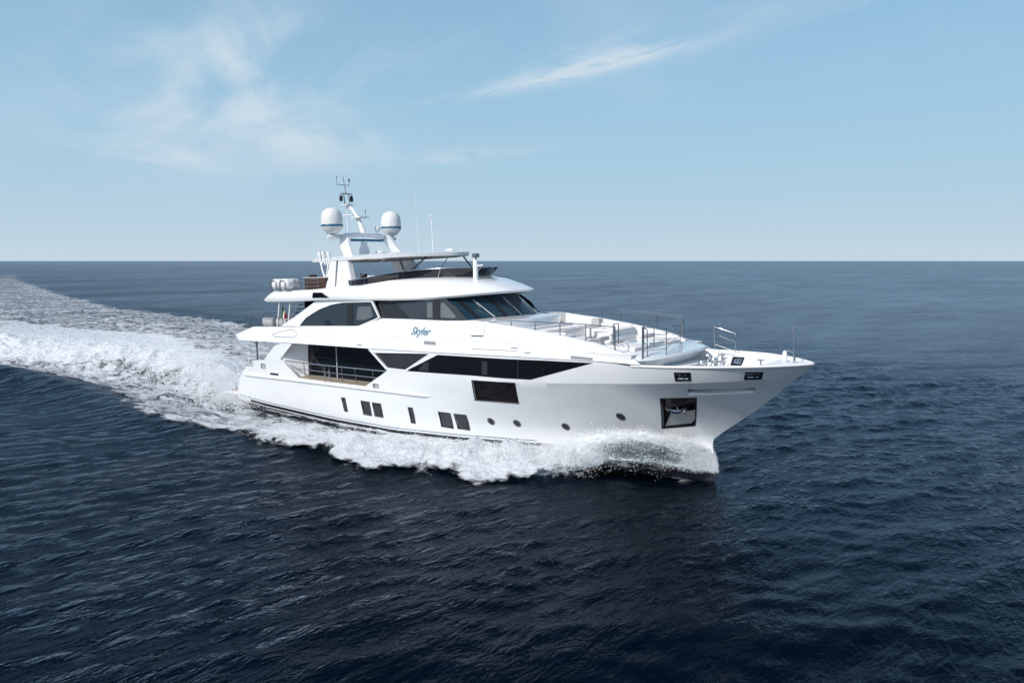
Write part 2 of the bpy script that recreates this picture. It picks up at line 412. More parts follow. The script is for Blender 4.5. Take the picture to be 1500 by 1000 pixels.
# boot stripes
def strip(name, m, x0, x1, za, zb, off, parent):
    for s in (-1, 1):
        rows = []; mb = MB(); off = .012
        for t in np.linspace(0, 1, 9):
            rows.append([Vector((x, s * (hull_y(x, za(x) * (1 - t) + zb(x) * t) + off), za(x) * (1 - t) + zb(x) * t)) for x in [x0 + (min(x1, itp(za(x0) * (1 - t) + zb(x0) * t, STEM) + .003) - x0) * (i / 90) ** .85 for i in range(91)]])
        mb.grid(rows); make(name, mb.v, mb.f, m, parent, 60)
bt = lambda x: itp(x, [(2, .62), (4.7, .44), (10.5, .24), (15.7, .16), (19.8, .22), (24, .3), (30, .4)])
strip('waterline_pinstripe', M['blue'], 2.2, 24, lambda x: bt(x) + .13, lambda x: bt(x) + .165, .006, hull)
strip('boot_stripe', M['boot'], 3.2, 33, lambda x: bt(x) - .12, lambda x: bt(x) + .04, .006, hull)
strip('antifouling', M['antifoul'], 1.9, 33, lambda x: -1.0, lambda x: bt(x) - .17, .006, hull)
# glass in the hull openings
def pane(name, poly, yf, m, parent, off=-.06, g=.03, frame=None, sides=(-1, 1), fw=.05, lab=None):
    for s in sides:
        o = skinobj(name, grow(poly, g), yf, m, parent, thick=.02, off=off, res=.5, sides=(s,))
        if lab: o['label'] = lab
        if frame: skinobj('frame', grow(poly, fw), yf, frame, o, holes=[poly], thick=.05, off=.012, res=.5, sides=(s,))
    return o
pane('saloon_window', tri, hull_y, M['glass_grey'], yacht, frame=M['white2'], fw=.10)
bo = pane('band_window', band, hull_y, M['glass'], yacht, off=-.035)
pane('picture_window', fold, hull_y, M['glass_black'], yacht, off=-.12, frame=M['black'], fw=.02)
for w_ in wins: pane('hull_window', w_, hull_y, M['glass_grey'], yacht, off=-.04, frame=M['black'], fw=.03)
for p_ in pc: pane('porthole', p_, hull_y, M['glass_grey'], yacht, off=-.04, frame=M['dsteel'], fw=.035)
for p_ in small: pane('vent_grille', p_, hull_y, M['grille'], yacht, off=-.03, frame=M['dsteel'], fw=.02)
# slim dark slot on the quarter
pane('deck_light', [(5.837,2.432),(6.665,2.428),(6.634,2.313),(5.804,2.306)], hull_y, M['black'], hull, off=.008, g=.0)
# long recess under the bow flare
def slot_f(z, x): zb_ = itp(x, [(slot[3][0], slot[3][1]), (slot[2][0], slot[2][1])]); zt_ = itp(x, [(slot[0][0], slot[0][1]), (slot[1][0], slot[1][1])]); return (z - zb_) / (zt_ - zb_)
def slot_y(x, z): return hull_y(x, z) - .03 - .60 * sst1(slot_f(z, x) * 1.15)
def sst1(t): t = min(1, max(0, t)); return t * t
rc = skinobj('bow_recess', grow(slot, .05), slot_y, M['white2'], yacht, thick=.03, off=0, res=.12, edge=.1)
# mooring fairleads: black frames round steel rollers
for f_ in fair:
    for s in (-1, 1):
        if s < 0: skinobj('fairlead_recess', grow(f_, .03), hull_y, M['dsteel'], hull, thick=.02, off=-.16, res=.5, sides=(s,))
        o = skinobj('fairlead', grow(f_, .035), hull_y, M['black'], yacht, holes=[grow(f_, -.03)], thick=.14, off=.02, res=.5, sides=(s,))
        x0 = min(p[0] for p in f_); x1 = max(p[0] for p in f_); z0 = min(p[1] for p in f_); z1 = max(p[1] for p in f_)
        mb = MB()
        for k in range(3):
            x = x0 + (x1 - x0) * (.2 + .3 * k); mb.bar((x, s * (hull_y(x, z0) - .05), z0 + .03), (x, s * (hull_y(x, z1) - .05), z1 - .03), .045, n=10)
        zc = (z0 + z1) / 2
        for zz in (z0 + .06, z1 - .06): mb.bar((x0 + .05, s * (hull_y(x0, zz) - .05), zz), (x1 - .05, s * (hull_y(x1, zz) - .05), zz), .04, n=10)
        mb.build('roller', M['steel'], o)
# anchor pocket with its anchor
for s in (-1, 1):
    ap = skinobj('anchor_pocket', grow(pocket, .05), hull_y, M['black'], yacht, holes=[pocket], thick=.35, off=.01, res=.5, sides=(s,))
    x0, z0 = pocket[0]; pcx = sum(p[0] for p in pocket) / 4; pcz = sum(p[1] for p in pocket) / 4
    skinobj('pocket_liner', grow(pocket, .03), hull_y, M['black'], ap, thick=.03, off=-.34, res=.5, sides=(s,))
    h = pocket[1][1] - pocket[2][1]
    lower = [(pocket[3][0] + .07, pocket[3][1] + .06), (pocket[2][0] - .09, pocket[2][1] + .07), (pocket[1][0] - .12, pocket[2][1] + h * .58), (pocket[0][0] + .05, pocket[3][1] + h * .58)]
    skinobj('steel_plate', lower, hull_y, M['grille'], ap, thick=.03, off=-.10, res=.3, sides=(s,))
    mb = MB()
    slp = (pocket[1][1] - pocket[0][1]) / (pocket[1][0] - pocket[0][0])
    def hp(x, z, o): z += slp * (x - pcx); return Vector((x, s * (hull_y(x, z) + o), z))
    c = pcx + .02; zc = pcz + .12
    mb.tube([hp(c, zc + .32, -.12), hp(c, zc + .05, -.04), hp(c, zc - .06, .0)], .05, 8)
    for q in (-1, 1):
        mb.tube([hp(c, zc - .06, .0), hp(c + q * .20, zc - .02, .03), hp(c + q * .36, zc + .14, .02)], [.07, .085, .03], 8)
        mb.prism([hp(c + q * .08, zc - .10, .02), hp(c + q * .38, zc + .02, .02), hp(c + q * .40, zc + .2, .0), hp(c + q * .2, zc + .08, .0)], (0, s * .05, 0))
    mb.tube([hp(c - .26, zc - .09, .02), hp(c + .26, zc - .09, .02)], .06, 8)
    mb.build('anchor', M['steel'], ap)
    skinobj('chafe_plate', [(pocket[3][0] + .02, pocket[3][1] - .1), (pocket[2][0] - .03, pocket[2][1] - .1), (pocket[2][0] - .05, pocket[2][1] - .62), (pocket[3][0] + .04, pocket[3][1] - .62)], hull_y, M['white2'], ap, thick=.02, off=.008, res=.3, sides=(s,))
# cap rail of the bow bulwark
mb = MB()
P = [Vector((x, -(hull_y(x, topz(x)) - .03), topz(x))) for x in list(np.arange(29.6, 35.2, .25)) + [35.3, 35.4]]
P = P + [Vector((35.44, 0, 4.45))] + [Vector((p.x, -p.y, p.z)) for p in reversed(P)]
mb.tube(P, .055, 8); mb.build('cap_rail', M['white2'], hull, 60)
# decks: horizontal sheets shaped to the sides
def deck(name, x0, x1, z, yf, m, parent, th=.05, step=.5):
    xs = list(np.arange(x0, x1, step)) + [x1]
    top = [Vector((x, -yf(x), z if not callable(z) else z(x))) for x in xs]; mb = MB(); n = len(xs)
    rows = [top, [Vector((p.x, 0, p.z)) for p in top], [Vector((p.x, -p.y, p.z)) for p in top]]
    low = [[p - Vector((0, 0, th)) for p in r] for r in rows]
    mb.grid(rows); mb.grid([r[::-1] for r in low])
    mb.grid([rows[0], low[0]]); mb.grid([rows[2], low[2]]); mb.grid([[r[0] for r in rows], [r[0] for r in low]]); mb.grid([[r[-1] for r in rows], [r[-1] for r in low]])
    return mb.build(name, m, parent, 30)
deck('main_deck', 4.2, 28.5, 2.28, lambda x: hull_y(x, 2.28) - (.10 if x < 17.2 else .5), M['teak'], yacht)
bd = deck('bow_deck', 28.2, 34.5, 3.72, lambda x: max(.05, hull_y(x, 3.72) - .08), M['deck'], yacht)
# ---------------------------------------------------------------- side balcony and saloon
saloon = bpy.data.objects.new('saloon', None); C.objects.link(saloon); saloon.parent = yacht
for s in (-1, 1):
    mb = MB(); mb.box((12.3, s * 2.55, 3.33), (9.0, .08, 2.04)); mb.build('saloon_wall', M['white2'], saloon, 30)
    mb = MB(); mb.prism([(7.15, s * 3.62, 2.3), (7.3, s * 3.62, 4.25), (8.2, s * 2.6, 4.25), (8.1, s * 2.6, 2.3)], (.06, 0, 0)); mb.build('balcony_bulkhead', M['white2'], saloon, 30)
    mb = MB(); mb.box((16.9, s * 3.05, 3.3), (.06, .98, 1.98)); mb.build('balcony_bulkhead', M['white2'], saloon, 30)
mb = MB(); mb.box((7.76, 0, 3.33), (.08, 5.1, 2.04)); mb.build('aft_wall', M['glass'], saloon, 30)
g0 = [(8.177,4.266),(10.709,4.382),(10.805,4.386),(14.464,4.554)]
for a, b in ((g0[0][0], g0[1][0]), (g0[2][0], 16.7)):
    for s in (-1, 1):
        mb = MB(); mb.box(((a + b) / 2, s * 2.60, 3.32), (b - a - .04, .03, 1.94)); o = mb.build('saloon_glass_door', M['glass'], yacht)
        mb = MB(); mb.box((a + .02, s * 2.625, 3.32), (.05, .04, 1.96)); mb.build('frame', M['dsteel'], o)
# seats and lamps glimpsed inside are left to the reflections; balcony sill and rail
for s in (-1, 1):
    rail = bpy.data.objects.new('balcony_railing', None); C.objects.link(rail); rail.parent = yacht
    ys = lambda x, z: s * (hull_y(x, z) - .05)
    top = MB(); top.tube([(7.5, ys(7.5, 3.3), 3.24), (9, ys(9, 3.2), 3.22), (12, ys(12, 3.2), 3.22), (16.5, ys(16.5, 3.2), 3.25)], .035, 8); top.build('hand_rail', M['steel'], rail, 60)
    mid = MB(); mid.tube([(8.4, ys(8, 2.8), 2.85), (12, ys(12, 2.8), 2.84), (16.55, ys(16.5, 2.8), 2.86)], .022, 8); mid.build('mid_rail', M['steel'], rail, 60)
    for x in (9.2, 11.05, 11.45, 12.5, 13.6, 15.0, 16.1):
        p = MB(); p.bar((x, ys(x, 2.4), 2.3), (x, ys(x, 3.2), 3.22), .022); p.build('stanchion', M['steel'], rail, 60)
    for x in (11.05, 11.45):
        p = MB(); p.tube([(x - .1, ys(x, 2.3) - s * -.06, 2.2), (x, ys(x, 2.6) + s * .05, 2.4), (x + .02, ys(x, 3.2) + s * .05, 3.0)], .02, 8); p.build('gate_post', M['steel'], rail, 60)

# ================================================================== UPPER BELT (bulwark of the upper deck, running into the coachroof)
bx = list(np.arange(3.4, 30.2, .5))
b_out = [(2.62, 4.55), (2.97, 4.23)] + [(x, bz0(x)) for x in bx] + [(30.0, 4.43)]
tx = [(29.75, 4.58), (29.2, 4.78), (28, 5.12), (27, 5.29), (26, 5.44), (25, 5.57), (24, 5.69), (23, 5.78), (22.3, 5.86), (21.7, 5.9), (20, 5.85), (17.5, 5.86), (15.6, 5.85), (15.1, 5.72), (13.75, 5.4), (11, 5.28), (8.7, 5.2), (6.5, 5.14), (4.4, 5.08)]
b_out += tx
crease = [(x, itp(x, [(9, 4.72), (16, 4.98), (20, 5.05), (24, 5.02), (28.5, 4.78)])) for x in np.arange(9, 28.6, .5)]
belt = skinobj('upper_bulwark', b_out, belt_y, M['white'], yacht, thick=.12, res=.3, angle=30)
# recessed seam lines and vents
def line(name, pts, yf, m, parent, w=.012, off=.006, closed=False, sides=(-1, 1)):
    P = dens(pts, .3, closed)
    if closed: P.append(P[0])
    for s in sides: mb = MB(); mb.tube([Vector((x, s * (yf(x, z) + off - w * .6), z)) for x, z in P], w, 4); o = mb.build(name, m, parent, 60)
    return o
line('seam', crease, belt_y, M['panelline'], belt, .008)
line('quarter_hatch_seam', [(6.452,4.696),(7.15,4.877),(8.031,5.007),(8.477,5.015),(8.852,4.827),(8.586,4.619),(7.872,4.615),(6.748,4.58)], belt_y, M['dsteel'], belt, .02, closed=True)
for q in ([(18.852,4.917),(19.614,4.904),(19.649,4.735),(18.893,4.73)], [(27.016,4.669),(28.036,4.624),(28.047,4.518),(27.052,4.522)]):
    for s in (-1, 1):
        o = skinobj('vent_grille', q, belt_y, M['grille'], yacht, thick=.03, off=.012, res=.4, sides=(s,))
        mb = MB(); x0 = q[0][0]; x1 = q[1][0]; n = int((x1 - x0) / .09); mb.bar((x0 + .04, s * (belt_y(x0, q[0][1] - .12) + .012), (q[0][1] + q[3][1]) / 2), (x1 - .04, s * (belt_y(x1, q[1][1] - .12) + .012), (q[1][1] + q[2][1]) / 2), .01, n=4)
        for k in range(n + 1):
            x = x0 + (x1 - x0) * (k + .5) / (n + 1); za = itp(x, [(q[3][0], q[3][1]), (q[2][0], q[2][1])]) + .02; zb_ = itp(x, [(q[0][0], q[0][1]), (q[1][0], q[1][1])]) - .02
            mb.bar((x, s * (belt_y(x, za) + .014), za), (x, s * (belt_y(x, zb_) + .014), zb_), .012, n=4)
        mb.build('slats', M['dsteel'], o)
line('door_seam', [(21.866,4.674),(24.38,4.709)], belt_y, M['dsteel'], belt, .014)
line('door_seam', [(24.393,4.696),(24.426,4.441)], belt_y, M['panelline'], belt, .007)
line('door_seam', [(21.871,4.644),(21.89,4.404)], belt_y, M['panelline'], belt, .007)
for q in ([(24.046,4.83),(24.387,4.822)], [(24.777,4.658),(25.071,4.664)], [(14.062,4.481),(14.411,4.477)]): line('door_handle', q, belt_y, M['dsteel'], belt, .022, .02)
# boarding gate recess near the windscreen
gq = [(21.619,5.749),(22.344,5.753),(22.399,5.256),(21.746,5.233)]
gt = skinobj('boarding_gate', gq, belt_y, M['white2'], yacht, thick=.03, off=.02, res=.4)
line('gate_seam', gq, belt_y, M['panelline'], gt, .014, .02, closed=True)
line('gate_step', [(21.724,5.238),(22.379,5.256)], belt_y, M['dsteel'], gt, .035, .04)
# name lettering
def text(name, s, m, parent, x0, z0, size, shear, yf, slope=0, off=.014):
    cu = bpy.data.curves.new(name, 'FONT'); cu.body = s; cu.size = size; cu.shear = shear; cu.resolution_u = 3; cu.offset = .012
    to = bpy.data.objects.new(name, cu); C.objects.link(to); dg = bpy.context.evaluated_depsgraph_get()
    me = bpy.data.meshes.new_from_object(to.evaluated_get(dg)); bpy.data.objects.remove(to)
    for v in me.vertices:
        x = x0 + v.co.x; z = z0 + v.co.y + slope * v.co.x; v.co = Vector((x, -(yf(x, z) + off), z))
    me.materials.clear(); me.materials.append(m); o = link(name, me, parent)
    return o
nm = [(17.863,5.162),(19.154,5.165)]
text('name_lettering', 'Skyler', M['letter'], belt, nm[0][0], nm[0][1], (nm[1][0] - nm[0][0]) / 2.55, .35, belt_y, (nm[1][1] - nm[0][1]) / (nm[1][0] - nm[0][0]))
# soffit / upper deck plate
deck('upper_deck', 3.1, 29.6, lambda x: bz0(x) + .30, lambda x: hull_y(x, 4.42) - .08, M['deck'], yacht, th=.24)
# ================================================================== UPPER HOUSE
arch_o = [(6.843,5.183),(8.219,5.775),(9.701,6.484),(10.001,6.645),(11.37,6.726),(13.077,6.744),(14.696,6.709),(15.306,5.851),(13.688,5.328),(11.143,5.242)]
arch_h = [(8.564,5.239),(9.176,5.712),(10.324,6.186),(11.383,6.46),(12.355,6.586),(14.62,6.649),(15.202,5.876),(13.685,5.405)]
arch = skinobj('house_side', arch_o, arch_y, M['white'], yacht, holes=[arch_h], thick=.10, res=.3)
aw = pane('arched_window', arch_h, arch_y, M['glass_blue'], yacht, off=-.05)
pil = [(12.695,6.561),(13.14,6.567),(13.192,5.4),(12.747,5.385)]
skinobj('mullion', pil, arch_y, M['black'], aw, thick=.03, off=-.035, res=.5)
def house_y(X, Z): return itp(X, [(8, 3.22), (18.5, 3.22), (19.5, 3.16), (20.3, 3.02), (21, 2.6)]) - (Z - 5.8) * .26
slab = [(14.311,6.673),(15.957,6.709),(17.386,5.839),(15.0,5.776)]
gg = [(15.857,6.708),(19.473,6.825),(20.145,6.449),(20.699,5.897),(19.771,5.8),(17.289,5.836)]
for s in (-1, 1):
    skinobj('dark_pillar', slab, house_y, M['black'], yacht, thick=.05, off=-.02, res=.4, sides=(s,))
    sw = skinobj('side_window', gg, house_y, M['glass_grey'], yacht, thick=.03, off=-.03, res=.3, sides=(s,))
    skinobj('mullion', [(18.711,6.787),(19.095,6.803),(19.293,5.813),(18.907,5.82)], house_y, M['black'], sw, thick=.02, off=-.008, res=.4, sides=(s,))
for q_ in ([(18.339,6.655),(18.694,6.659),(18.84,5.94),(18.491,5.948)], [(19.215,6.632),(19.422,6.65),(20.222,6.011),(20.083,5.946),(19.345,5.966)]):
    skinobj('blind_and_reflection', q_, house_y, M['blind_reflection'], sw, thick=.01, off=-.022, res=.4)
skinobj('blind_and_reflection', [(13.533,6.379),(14.551,6.43),(14.758,5.899),(14.103,5.726),(13.453,5.708)], arch_y, M['blind_reflection'], aw, thick=.01, off=-.043, res=.4)  # pale pane painted in for the reflection and view through the arched window
for q_ in ([(24.349,4.299),(24.399,4.301),(24.297,3.518),(24.246,3.515)], [(18.773,3.832),(19.097,3.902),(19.063,3.478),(18.374,3.478)], [(22.382,4.151),(22.695,4.155),(22.632,3.554),(22.32,3.547)]):
    skinobj('blind_and_reflection', q_, hull_y, M['glass_grey'], bo, thick=.01, off=-.028, res=.4)  # faint divisions of the band window, as greyer strips
WB = [(20.0, 3.02, 5.80), (20.75, 2.72, 5.87), (21.35, 1.9, 5.93), (21.8, 1.0, 5.96), (21.95, 0, 5.97)]
WT = [(17.7, 2.90, 6.90), (18.8, 2.52, 6.92), (19.75, 1.8, 6.97), (20.55, .95, 7.03), (20.85, 0, 7.06)]
def cr(P, n):
    """Catmull-Rom through P, n pieces per span"""
    P = [Vector(p) for p in P]; Q = [P[0] * 2 - P[1]] + P + [P[-1] * 2 - P[-2]]; out = []
    for i in range(1, len(Q) - 2):
        for k in range(n):
            t = k / n; a, b, c, d = Q[i - 1], Q[i], Q[i + 1], Q[i + 2]
            out.append(.5 * ((2 * b) + (c - a) * t + (2 * a - 5 * b + 4 * c - d) * t * t + (3 * b - a - 3 * c + d) * t ** 3))
    out.append(P[-1]); return out
def mirr(P): return [Vector((p[0], -p[1], p[2])) for p in P]
def full(P, n=4):
    a = cr(mirr(P), n)                       # starboard half (negative Y) from aft to the centre line
    return a + [Vector((p.x, -p.y, p.z)) for p in reversed(a[:-1])]
wb, wt = full(WB, 6), full(WT, 6)
mb = MB(); mb.grid([wb, [a.lerp(b, .5) + Vector((.02, 0, .01)) for a, b in zip(wb, wt)], wt])
wsd = mb.build('windshield', M['glass_wind'], yacht, 60)
for k in (0, 9, 17, 31, 39, 48):
    a, b = wb[k], wt[k]; mb = MB(); d = (b - a); side = (wb[min(48, k + 1)] - wb[max(0, k - 1)]).normalized() * (.10 if k not in (0, 48) else .05)
    nrm = side.cross(d).normalized() * .02
    if nrm.x < 0: nrm = -nrm
    mid = a.lerp(b, .5) + nrm * 1.6
    mb.grid([[a - side + nrm, a + side + nrm], [mid - side + nrm, mid + side + nrm], [b - side * .7 + nrm, b + side * .7 + nrm]]); mb.build('windshield_pillar', M['black'], wsd, 60)
for k, (dx, dy) in ((13, (0, .0)), (22, (0, 0)), (35, (0, 0))):
    a = wb[k] + Vector((.10, 0, .02)); b = wb[k].lerp(wt[k], .62) + Vector((.12, -.25, .06)); mb = MB(); mb.bar(a, b, .018); mb.bar(b + Vector((-.1, -.12, .14)), b + Vector((.12, .14, -.28)), .022)
    mb.bar(a + Vector((0, .07, 0)), b, .012); mb.build('wiper', M['dsteel'], wsd)
# dark interior masses seen through nothing: bulkhead at the back of the house
mb = MB(); mb.box((8.7, 0, 5.75), (.06, 6.1, 1.7)); mb.build('aft_glass_door', M['glass'], yacht)
# cowl from the windshield down to the lounge
CW = [(20.0, 3.22, 5.80), (21.6, 2.95, 5.84), (22.5, 2.2, 5.86), (22.9, 1.1, 5.88), (23.0, 0, 5.88)]
WBo = [(p[0] - .05, p[1], p[2] - .01) for p in WB]
c1 = full(CW, 6)
mb = MB(); mb.grid([full(WBo, 6), c1, [Vector((p.x + .02, p.y, p.z - .06)) for p in c1], [Vector((p.x - .08, p.y, 4.7)) for p in c1]])
mb.build('foredeck_cowl', M['white'], yacht, 40)
# side decks beside the house
mb = MB()
for s in (-1, 1): mb = MB(); mb.box((14.5, s * 3.2, 5.12), (11.5, .5, .06)); mb.build('side_deck', M['deck'], yacht)

# ================================================================== FLYBRIDGE
E0 = [(5.5, 3.38, 6.55), (8, 3.45, 6.60), (11.5, 3.42, 6.72), (14, 3.34, 6.73), (16, 3.24, 6.74), (18, 3.02, 6.78), (19.5, 2.58, 6.86), (20.8, 1.85, 6.97), (21.75, .95, 7.06), (22.1, 0, 7.10)]
T0 = [(6.5, 3.28, 7.22), (8, 3.3, 7.22), (10.2, 3.28, 7.30), (12, 3.12, 7.46), (13.6, 2.98, 7.50), (15.4, 2.80, 7.70), (16.8, 2.5, 7.80), (18.1, 1.95, 7.83), (19.0, 1.1, 7.83), (19.35, 0, 7.83)]
E1 = [(p[0] + (.03 if p[0] < 18 else .07) * (1 if p[0] > 6 else -8), p[1] + .05, p[2] + .10) for p in E0]
E1[-1] = (22.18, 0, 7.19)
def mixr(A, B, t, out=0, up=0): return [(a[0] * (1 - t) + b[0] * t + out * (1 if a[0] > 17 else .1), (a[1] * (1 - t) + b[1] * t) + (out * .7 if a[1] > .5 else 0), a[2] * (1 - t) + b[2] * t + up) for a, b in zip(A, B)]
r0, r1, r2, r3, r4 = full(E0, 5), full(E1, 5), full(mixr(E1, T0, .35, .10, .05), 5), full(mixr(E1, T0, .72, .09, .06), 5), full(T0, 5)
ins = [Vector((p.x - .16 if p.x > 17 else p.x, p.y * .95, p.z)) for p in r4]
low = [Vector((p.x, p.y, 7.05)) for p in ins]
mb = MB(); mb.grid([r0, r1, r2, r3, r4, ins, low])
fly = mb.build('flybridge', M['white'], yacht, 40)
# aft end of the overhang, soffit and deck
mb = MB()
for k, (zf, r) in enumerate(((0, r0), (1, low))):
    n = len(r) // 2
    mb.grid([r[:n + 1], [Vector((p.x, 0, p.z)) for p in r[:n + 1]], [r[-1 - i] for i in range(n + 1)]])
mb.build('flybridge_deck', M['white2'], fly, 40)
mb = MB(); a = [r0[0], r1[0], r2[0], r3[0], r4[0], ins[0], low[0]]; b = [r0[-1], r1[-1], r2[-1], r3[-1], r4[-1], ins[-1], low[-1]]
mb.grid([a, [Vector((p.x - .25, 0, p.z)) for p in a], b]); mb.build('aft_fascia', M['white'], fly, 40)
# dark slot in the side of the overhang
sl = [(10.129,7.119),(10.851,7.122),(11.449,6.859),(10.046,6.833)]
skinobj('air_intake', sl, lambda x, z: 3.50, M['glass_black'], fly, thick=.12, off=.02, res=.5)
# smoked windscreen with steel rail
GB = [(12.6, 3.02, 7.46), (13.8, 2.93, 7.53), (15.4, 2.76, 7.70), (16.8, 2.46, 7.80), (18.1, 1.92, 7.84), (18.95, 1.08, 7.84), (19.28, 0, 7.84)]
GT = [(12.5, 3.0, 7.74), (13.8, 2.98, 7.86), (15.4, 2.82, 8.06), (16.9, 2.56, 8.19), (18.4, 2.06, 8.26), (19.4, 1.18, 8.29), (19.78, 0, 8.30)]
gb, gtp = full(GB, 5), full(GT, 5)
mb = MB(); mb.grid([gb, gtp]); fs_ = mb.build('flybridge_windscreen', M['tint'], yacht, 60)
mb = MB(); mb.tube(gtp, .022, 6); mb.build('windscreen_rail', M['steel'], fs_, 60)
for k in (5, 12, 20, 28, 40, 48, 55):
    mb = MB(); mb.bar(gb[k], gtp[k], .015); mb.build('windscreen_post', M['steel'], fs_, 60)
# helm console and seat backs behind the screen
mb = MB()
mb.box((18.0, 0, 7.6), (.9, 2.2, .75), bev=.1); mb.box((17.6, .0, 7.95), (.5, 1.6, .25), bev=.08); mb.build('helm_console', M['grey'], fly)
for y in (-2.0, 2.0):
    mb = MB(); mb.box((14.6, y, 7.5), (2.4, .9, .55), bev=.12); mb.box((14.6, y + (.38 if y > 0 else -.38), 7.78), (2.4, .2, .4), bev=.08); mb.build('settee', M['cushion'], fly)
# ---------------------------------------------------------------- hardtop and its supports
HO = [(8.55, 2.15), (8.7, 2.38), (10.5, 2.5), (13, 2.52), (14.8, 2.42), (16.2, 2.02), (17.2, 1.35), (17.9, .6), (18.1, 0)]
def ho(z, inset, dome=0): return full([(p[0] - inset * (1 if p[0] > 9 else -1), max(0, p[1] - inset), (z(p[0]) if callable(z) else z) + dome) for p in HO], 5)
zt = lambda x: itp(x, [(8.5, 8.93), (12, 8.99), (15, 9.05), (18.4, 9.08)])
rows = [ho(lambda x: zt(x) - .21, .30), ho(lambda x: zt(x) - .17, .03), ho(lambda x: zt(x), 0), ho(lambda x: zt(x) + .05, .12), ho(lambda x: zt(x) + .12, .8)]
mb = MB(); mb.grid(rows)
for r in (rows[0], rows[-1]):
    n = len(r) // 2; mb.grid([r[:n + 1], [Vector((p.x, 0, p.z + (.07 if r is rows[-1] else 0))) for p in r[:n + 1]], [r[-1 - i] for i in range(n + 1)]])
a = [r[0] for r in rows]; b = [r[-1] for r in rows]; mb.grid([a, b])
ht = mb.build('hardtop', M['white'], yacht, 40)
mb = MB(); r = ho(lambda x: zt(x) - .218, .34); n = len(r) // 2; mb.grid([r[:n + 1], [Vector((p.x, 0, p.z)) for p in r[:n + 1]], [r[-1 - i] for i in range(n + 1)]]); mb.build('hardtop_under_shade', M['under_shade'], ht)  # sheet that darkens the underside, its shade put into the colour
arch = bpy.data.objects.new('radar_arch', None); C.objects.link(arch); arch.parent = yacht
for s in (-1, 1):
    def pl(P, y0, th, name, m=M['white'], par=arch):
        mb = MB(); mb.prism([(x, s * (y0 + (8.9 - z) * .30), z) for x, z in P], (0, -s * th, 0)); return mb.build(name, m, par)
    pl([(11.05, 8.95), (11.75, 8.95), (12.75, 7.4), (11.35, 7.3)], 2.42, .30, 'arch_leg')
    pl([(10.15, 8.95), (10.85, 8.95), (11.22, 7.3), (10.35, 7.2)], 2.42, .30, 'arch_leg')
    pl([(10.8, 8.9), (11.1, 8.9), (11.4, 7.35), (11.15, 7.35)], 2.36, .12, 'arch_web', M['dsteel'])
    # upper arch above the hardtop
    mb = MB(); mb.prism([(11.05, s * 2.0, 9.0), (11.75, s * 2.0, 9.0), (11.2, s * 1.78, 9.65), (10.85, s * 1.6, 10.26), (10.2, s * 1.6, 10.28), (10.45, s * 1.8, 9.6)], (0, -s * .17, 0)); mb.build('arch_post', M['white'], arch, 30)
    mb = MB(); mb.tube([(10.35, s * 1.3, 10.18), (10.3, s * 1.75, 10.14), (10.3, s * 2.2, 10.12), (10.3, s * 2.5, 10.10)], [.12, .12, .2, .06], 10); mb.build('dome_bracket', M['white'], arch, 60)
    # struts
    mb = MB()
    p0, p1 = ((14.9, s * 2.2, 8.95), (13.0, s * 3.0, 7.72))
    mb.bar(p0, p1, .025); mb.build('strut', M['steel'], ht, 60)
    mb = MB(); mb.bar((16.8, s * 1.35, 8.9), (16.6, s * 2.45, 8.1), .04); mb.build('strut', M['black'], ht, 60)
mb = MB(); mb.tube([(10.35, -1.35, 10.2), (10.45, -.6, 10.27), (10.5, 0, 10.30), (10.45, .6, 10.27), (10.35, 1.35, 10.2)], [.14, .13, .13, .13, .14], 10); mb.build('cross_beam', M['white'], arch, 60)
# satellite domes
def dome(y):
    d = bpy.data.objects.new('satellite_dome', None); C.objects.link(d); d.parent = yacht; d.location = (10.3, y, 10.2)
    mb = MB(); mb.lathe((0, 0, 0), [(.28, .10), (.42, .24), (.56, .42), (.585, .50)], 28); mb.build('dome_base', M['dome'], d, 50)
    mb = MB(); mb.lathe((0, 0, 0), [(.59, .49), (.60, .50), (.60, .58), (.59, .60)], 28); mb.build('blue_band', M['blue'], d, 50)
    mb = MB(); mb.lathe((0, 0, 0), [(.585, .59), (.588, .9), (.56, 1.1), (.50, 1.27), (.40, 1.39), (.27, 1.47), (.13, 1.51), (.02, 1.52)], 28); mb.build('radome', M['dome'], d, 50)
    mb = MB(); mb.lathe((0, 0, 0), [(.16, -.04), (.12, .04), (.12, .11)], 12); mb.build('dome_foot', M['dsteel'], d, 50)
dome(-2.16); dome(2.16)
# small dome on the beam
mb = MB(); mb.lathe((10.45, .95, 10.25), [(.03, 0), (.03, .2), (.14, .26), (.17, .38), (.13, .52), (.03, .58)], 14); mb.build('tv_dome', M['dome'], yacht, 50)
# open array radar
rad = bpy.data.objects.new('radar', None); C.objects.link(rad); rad.parent = yacht
rc_ = [(10.346,0.0,9.97)][0]; rx_, rz_ = rc_[0], rc_[2]
mb = MB(); mb.lathe((rx_, 0, 9.05), [(.32, 0), (.28, rz_ - 9.5), (.2, rz_ - 9.35), (.16, rz_ - 9.1)], 16); mb.build('radar_pedestal', M['white2'], rad, 50)
mb = MB(); mb.box((rx_, 0, rz_), (.2, 2.9, .15), bev=.05); mb.build('radar_scanner', M['white2'], rad)
mb = MB(); mb.box((rx_ + .105, 0, rz_), (.03, 2.8, .13)); mb.build('scanner_cover', M['blue'], rad)
mb = MB(); mb.lathe((rx_ + .5, .75, 9.1), [(.28, 0), (.3, .1), (.26, .22), (.1, .28)], 16); mb.build('radar_drum', M['white2'], rad, 50)
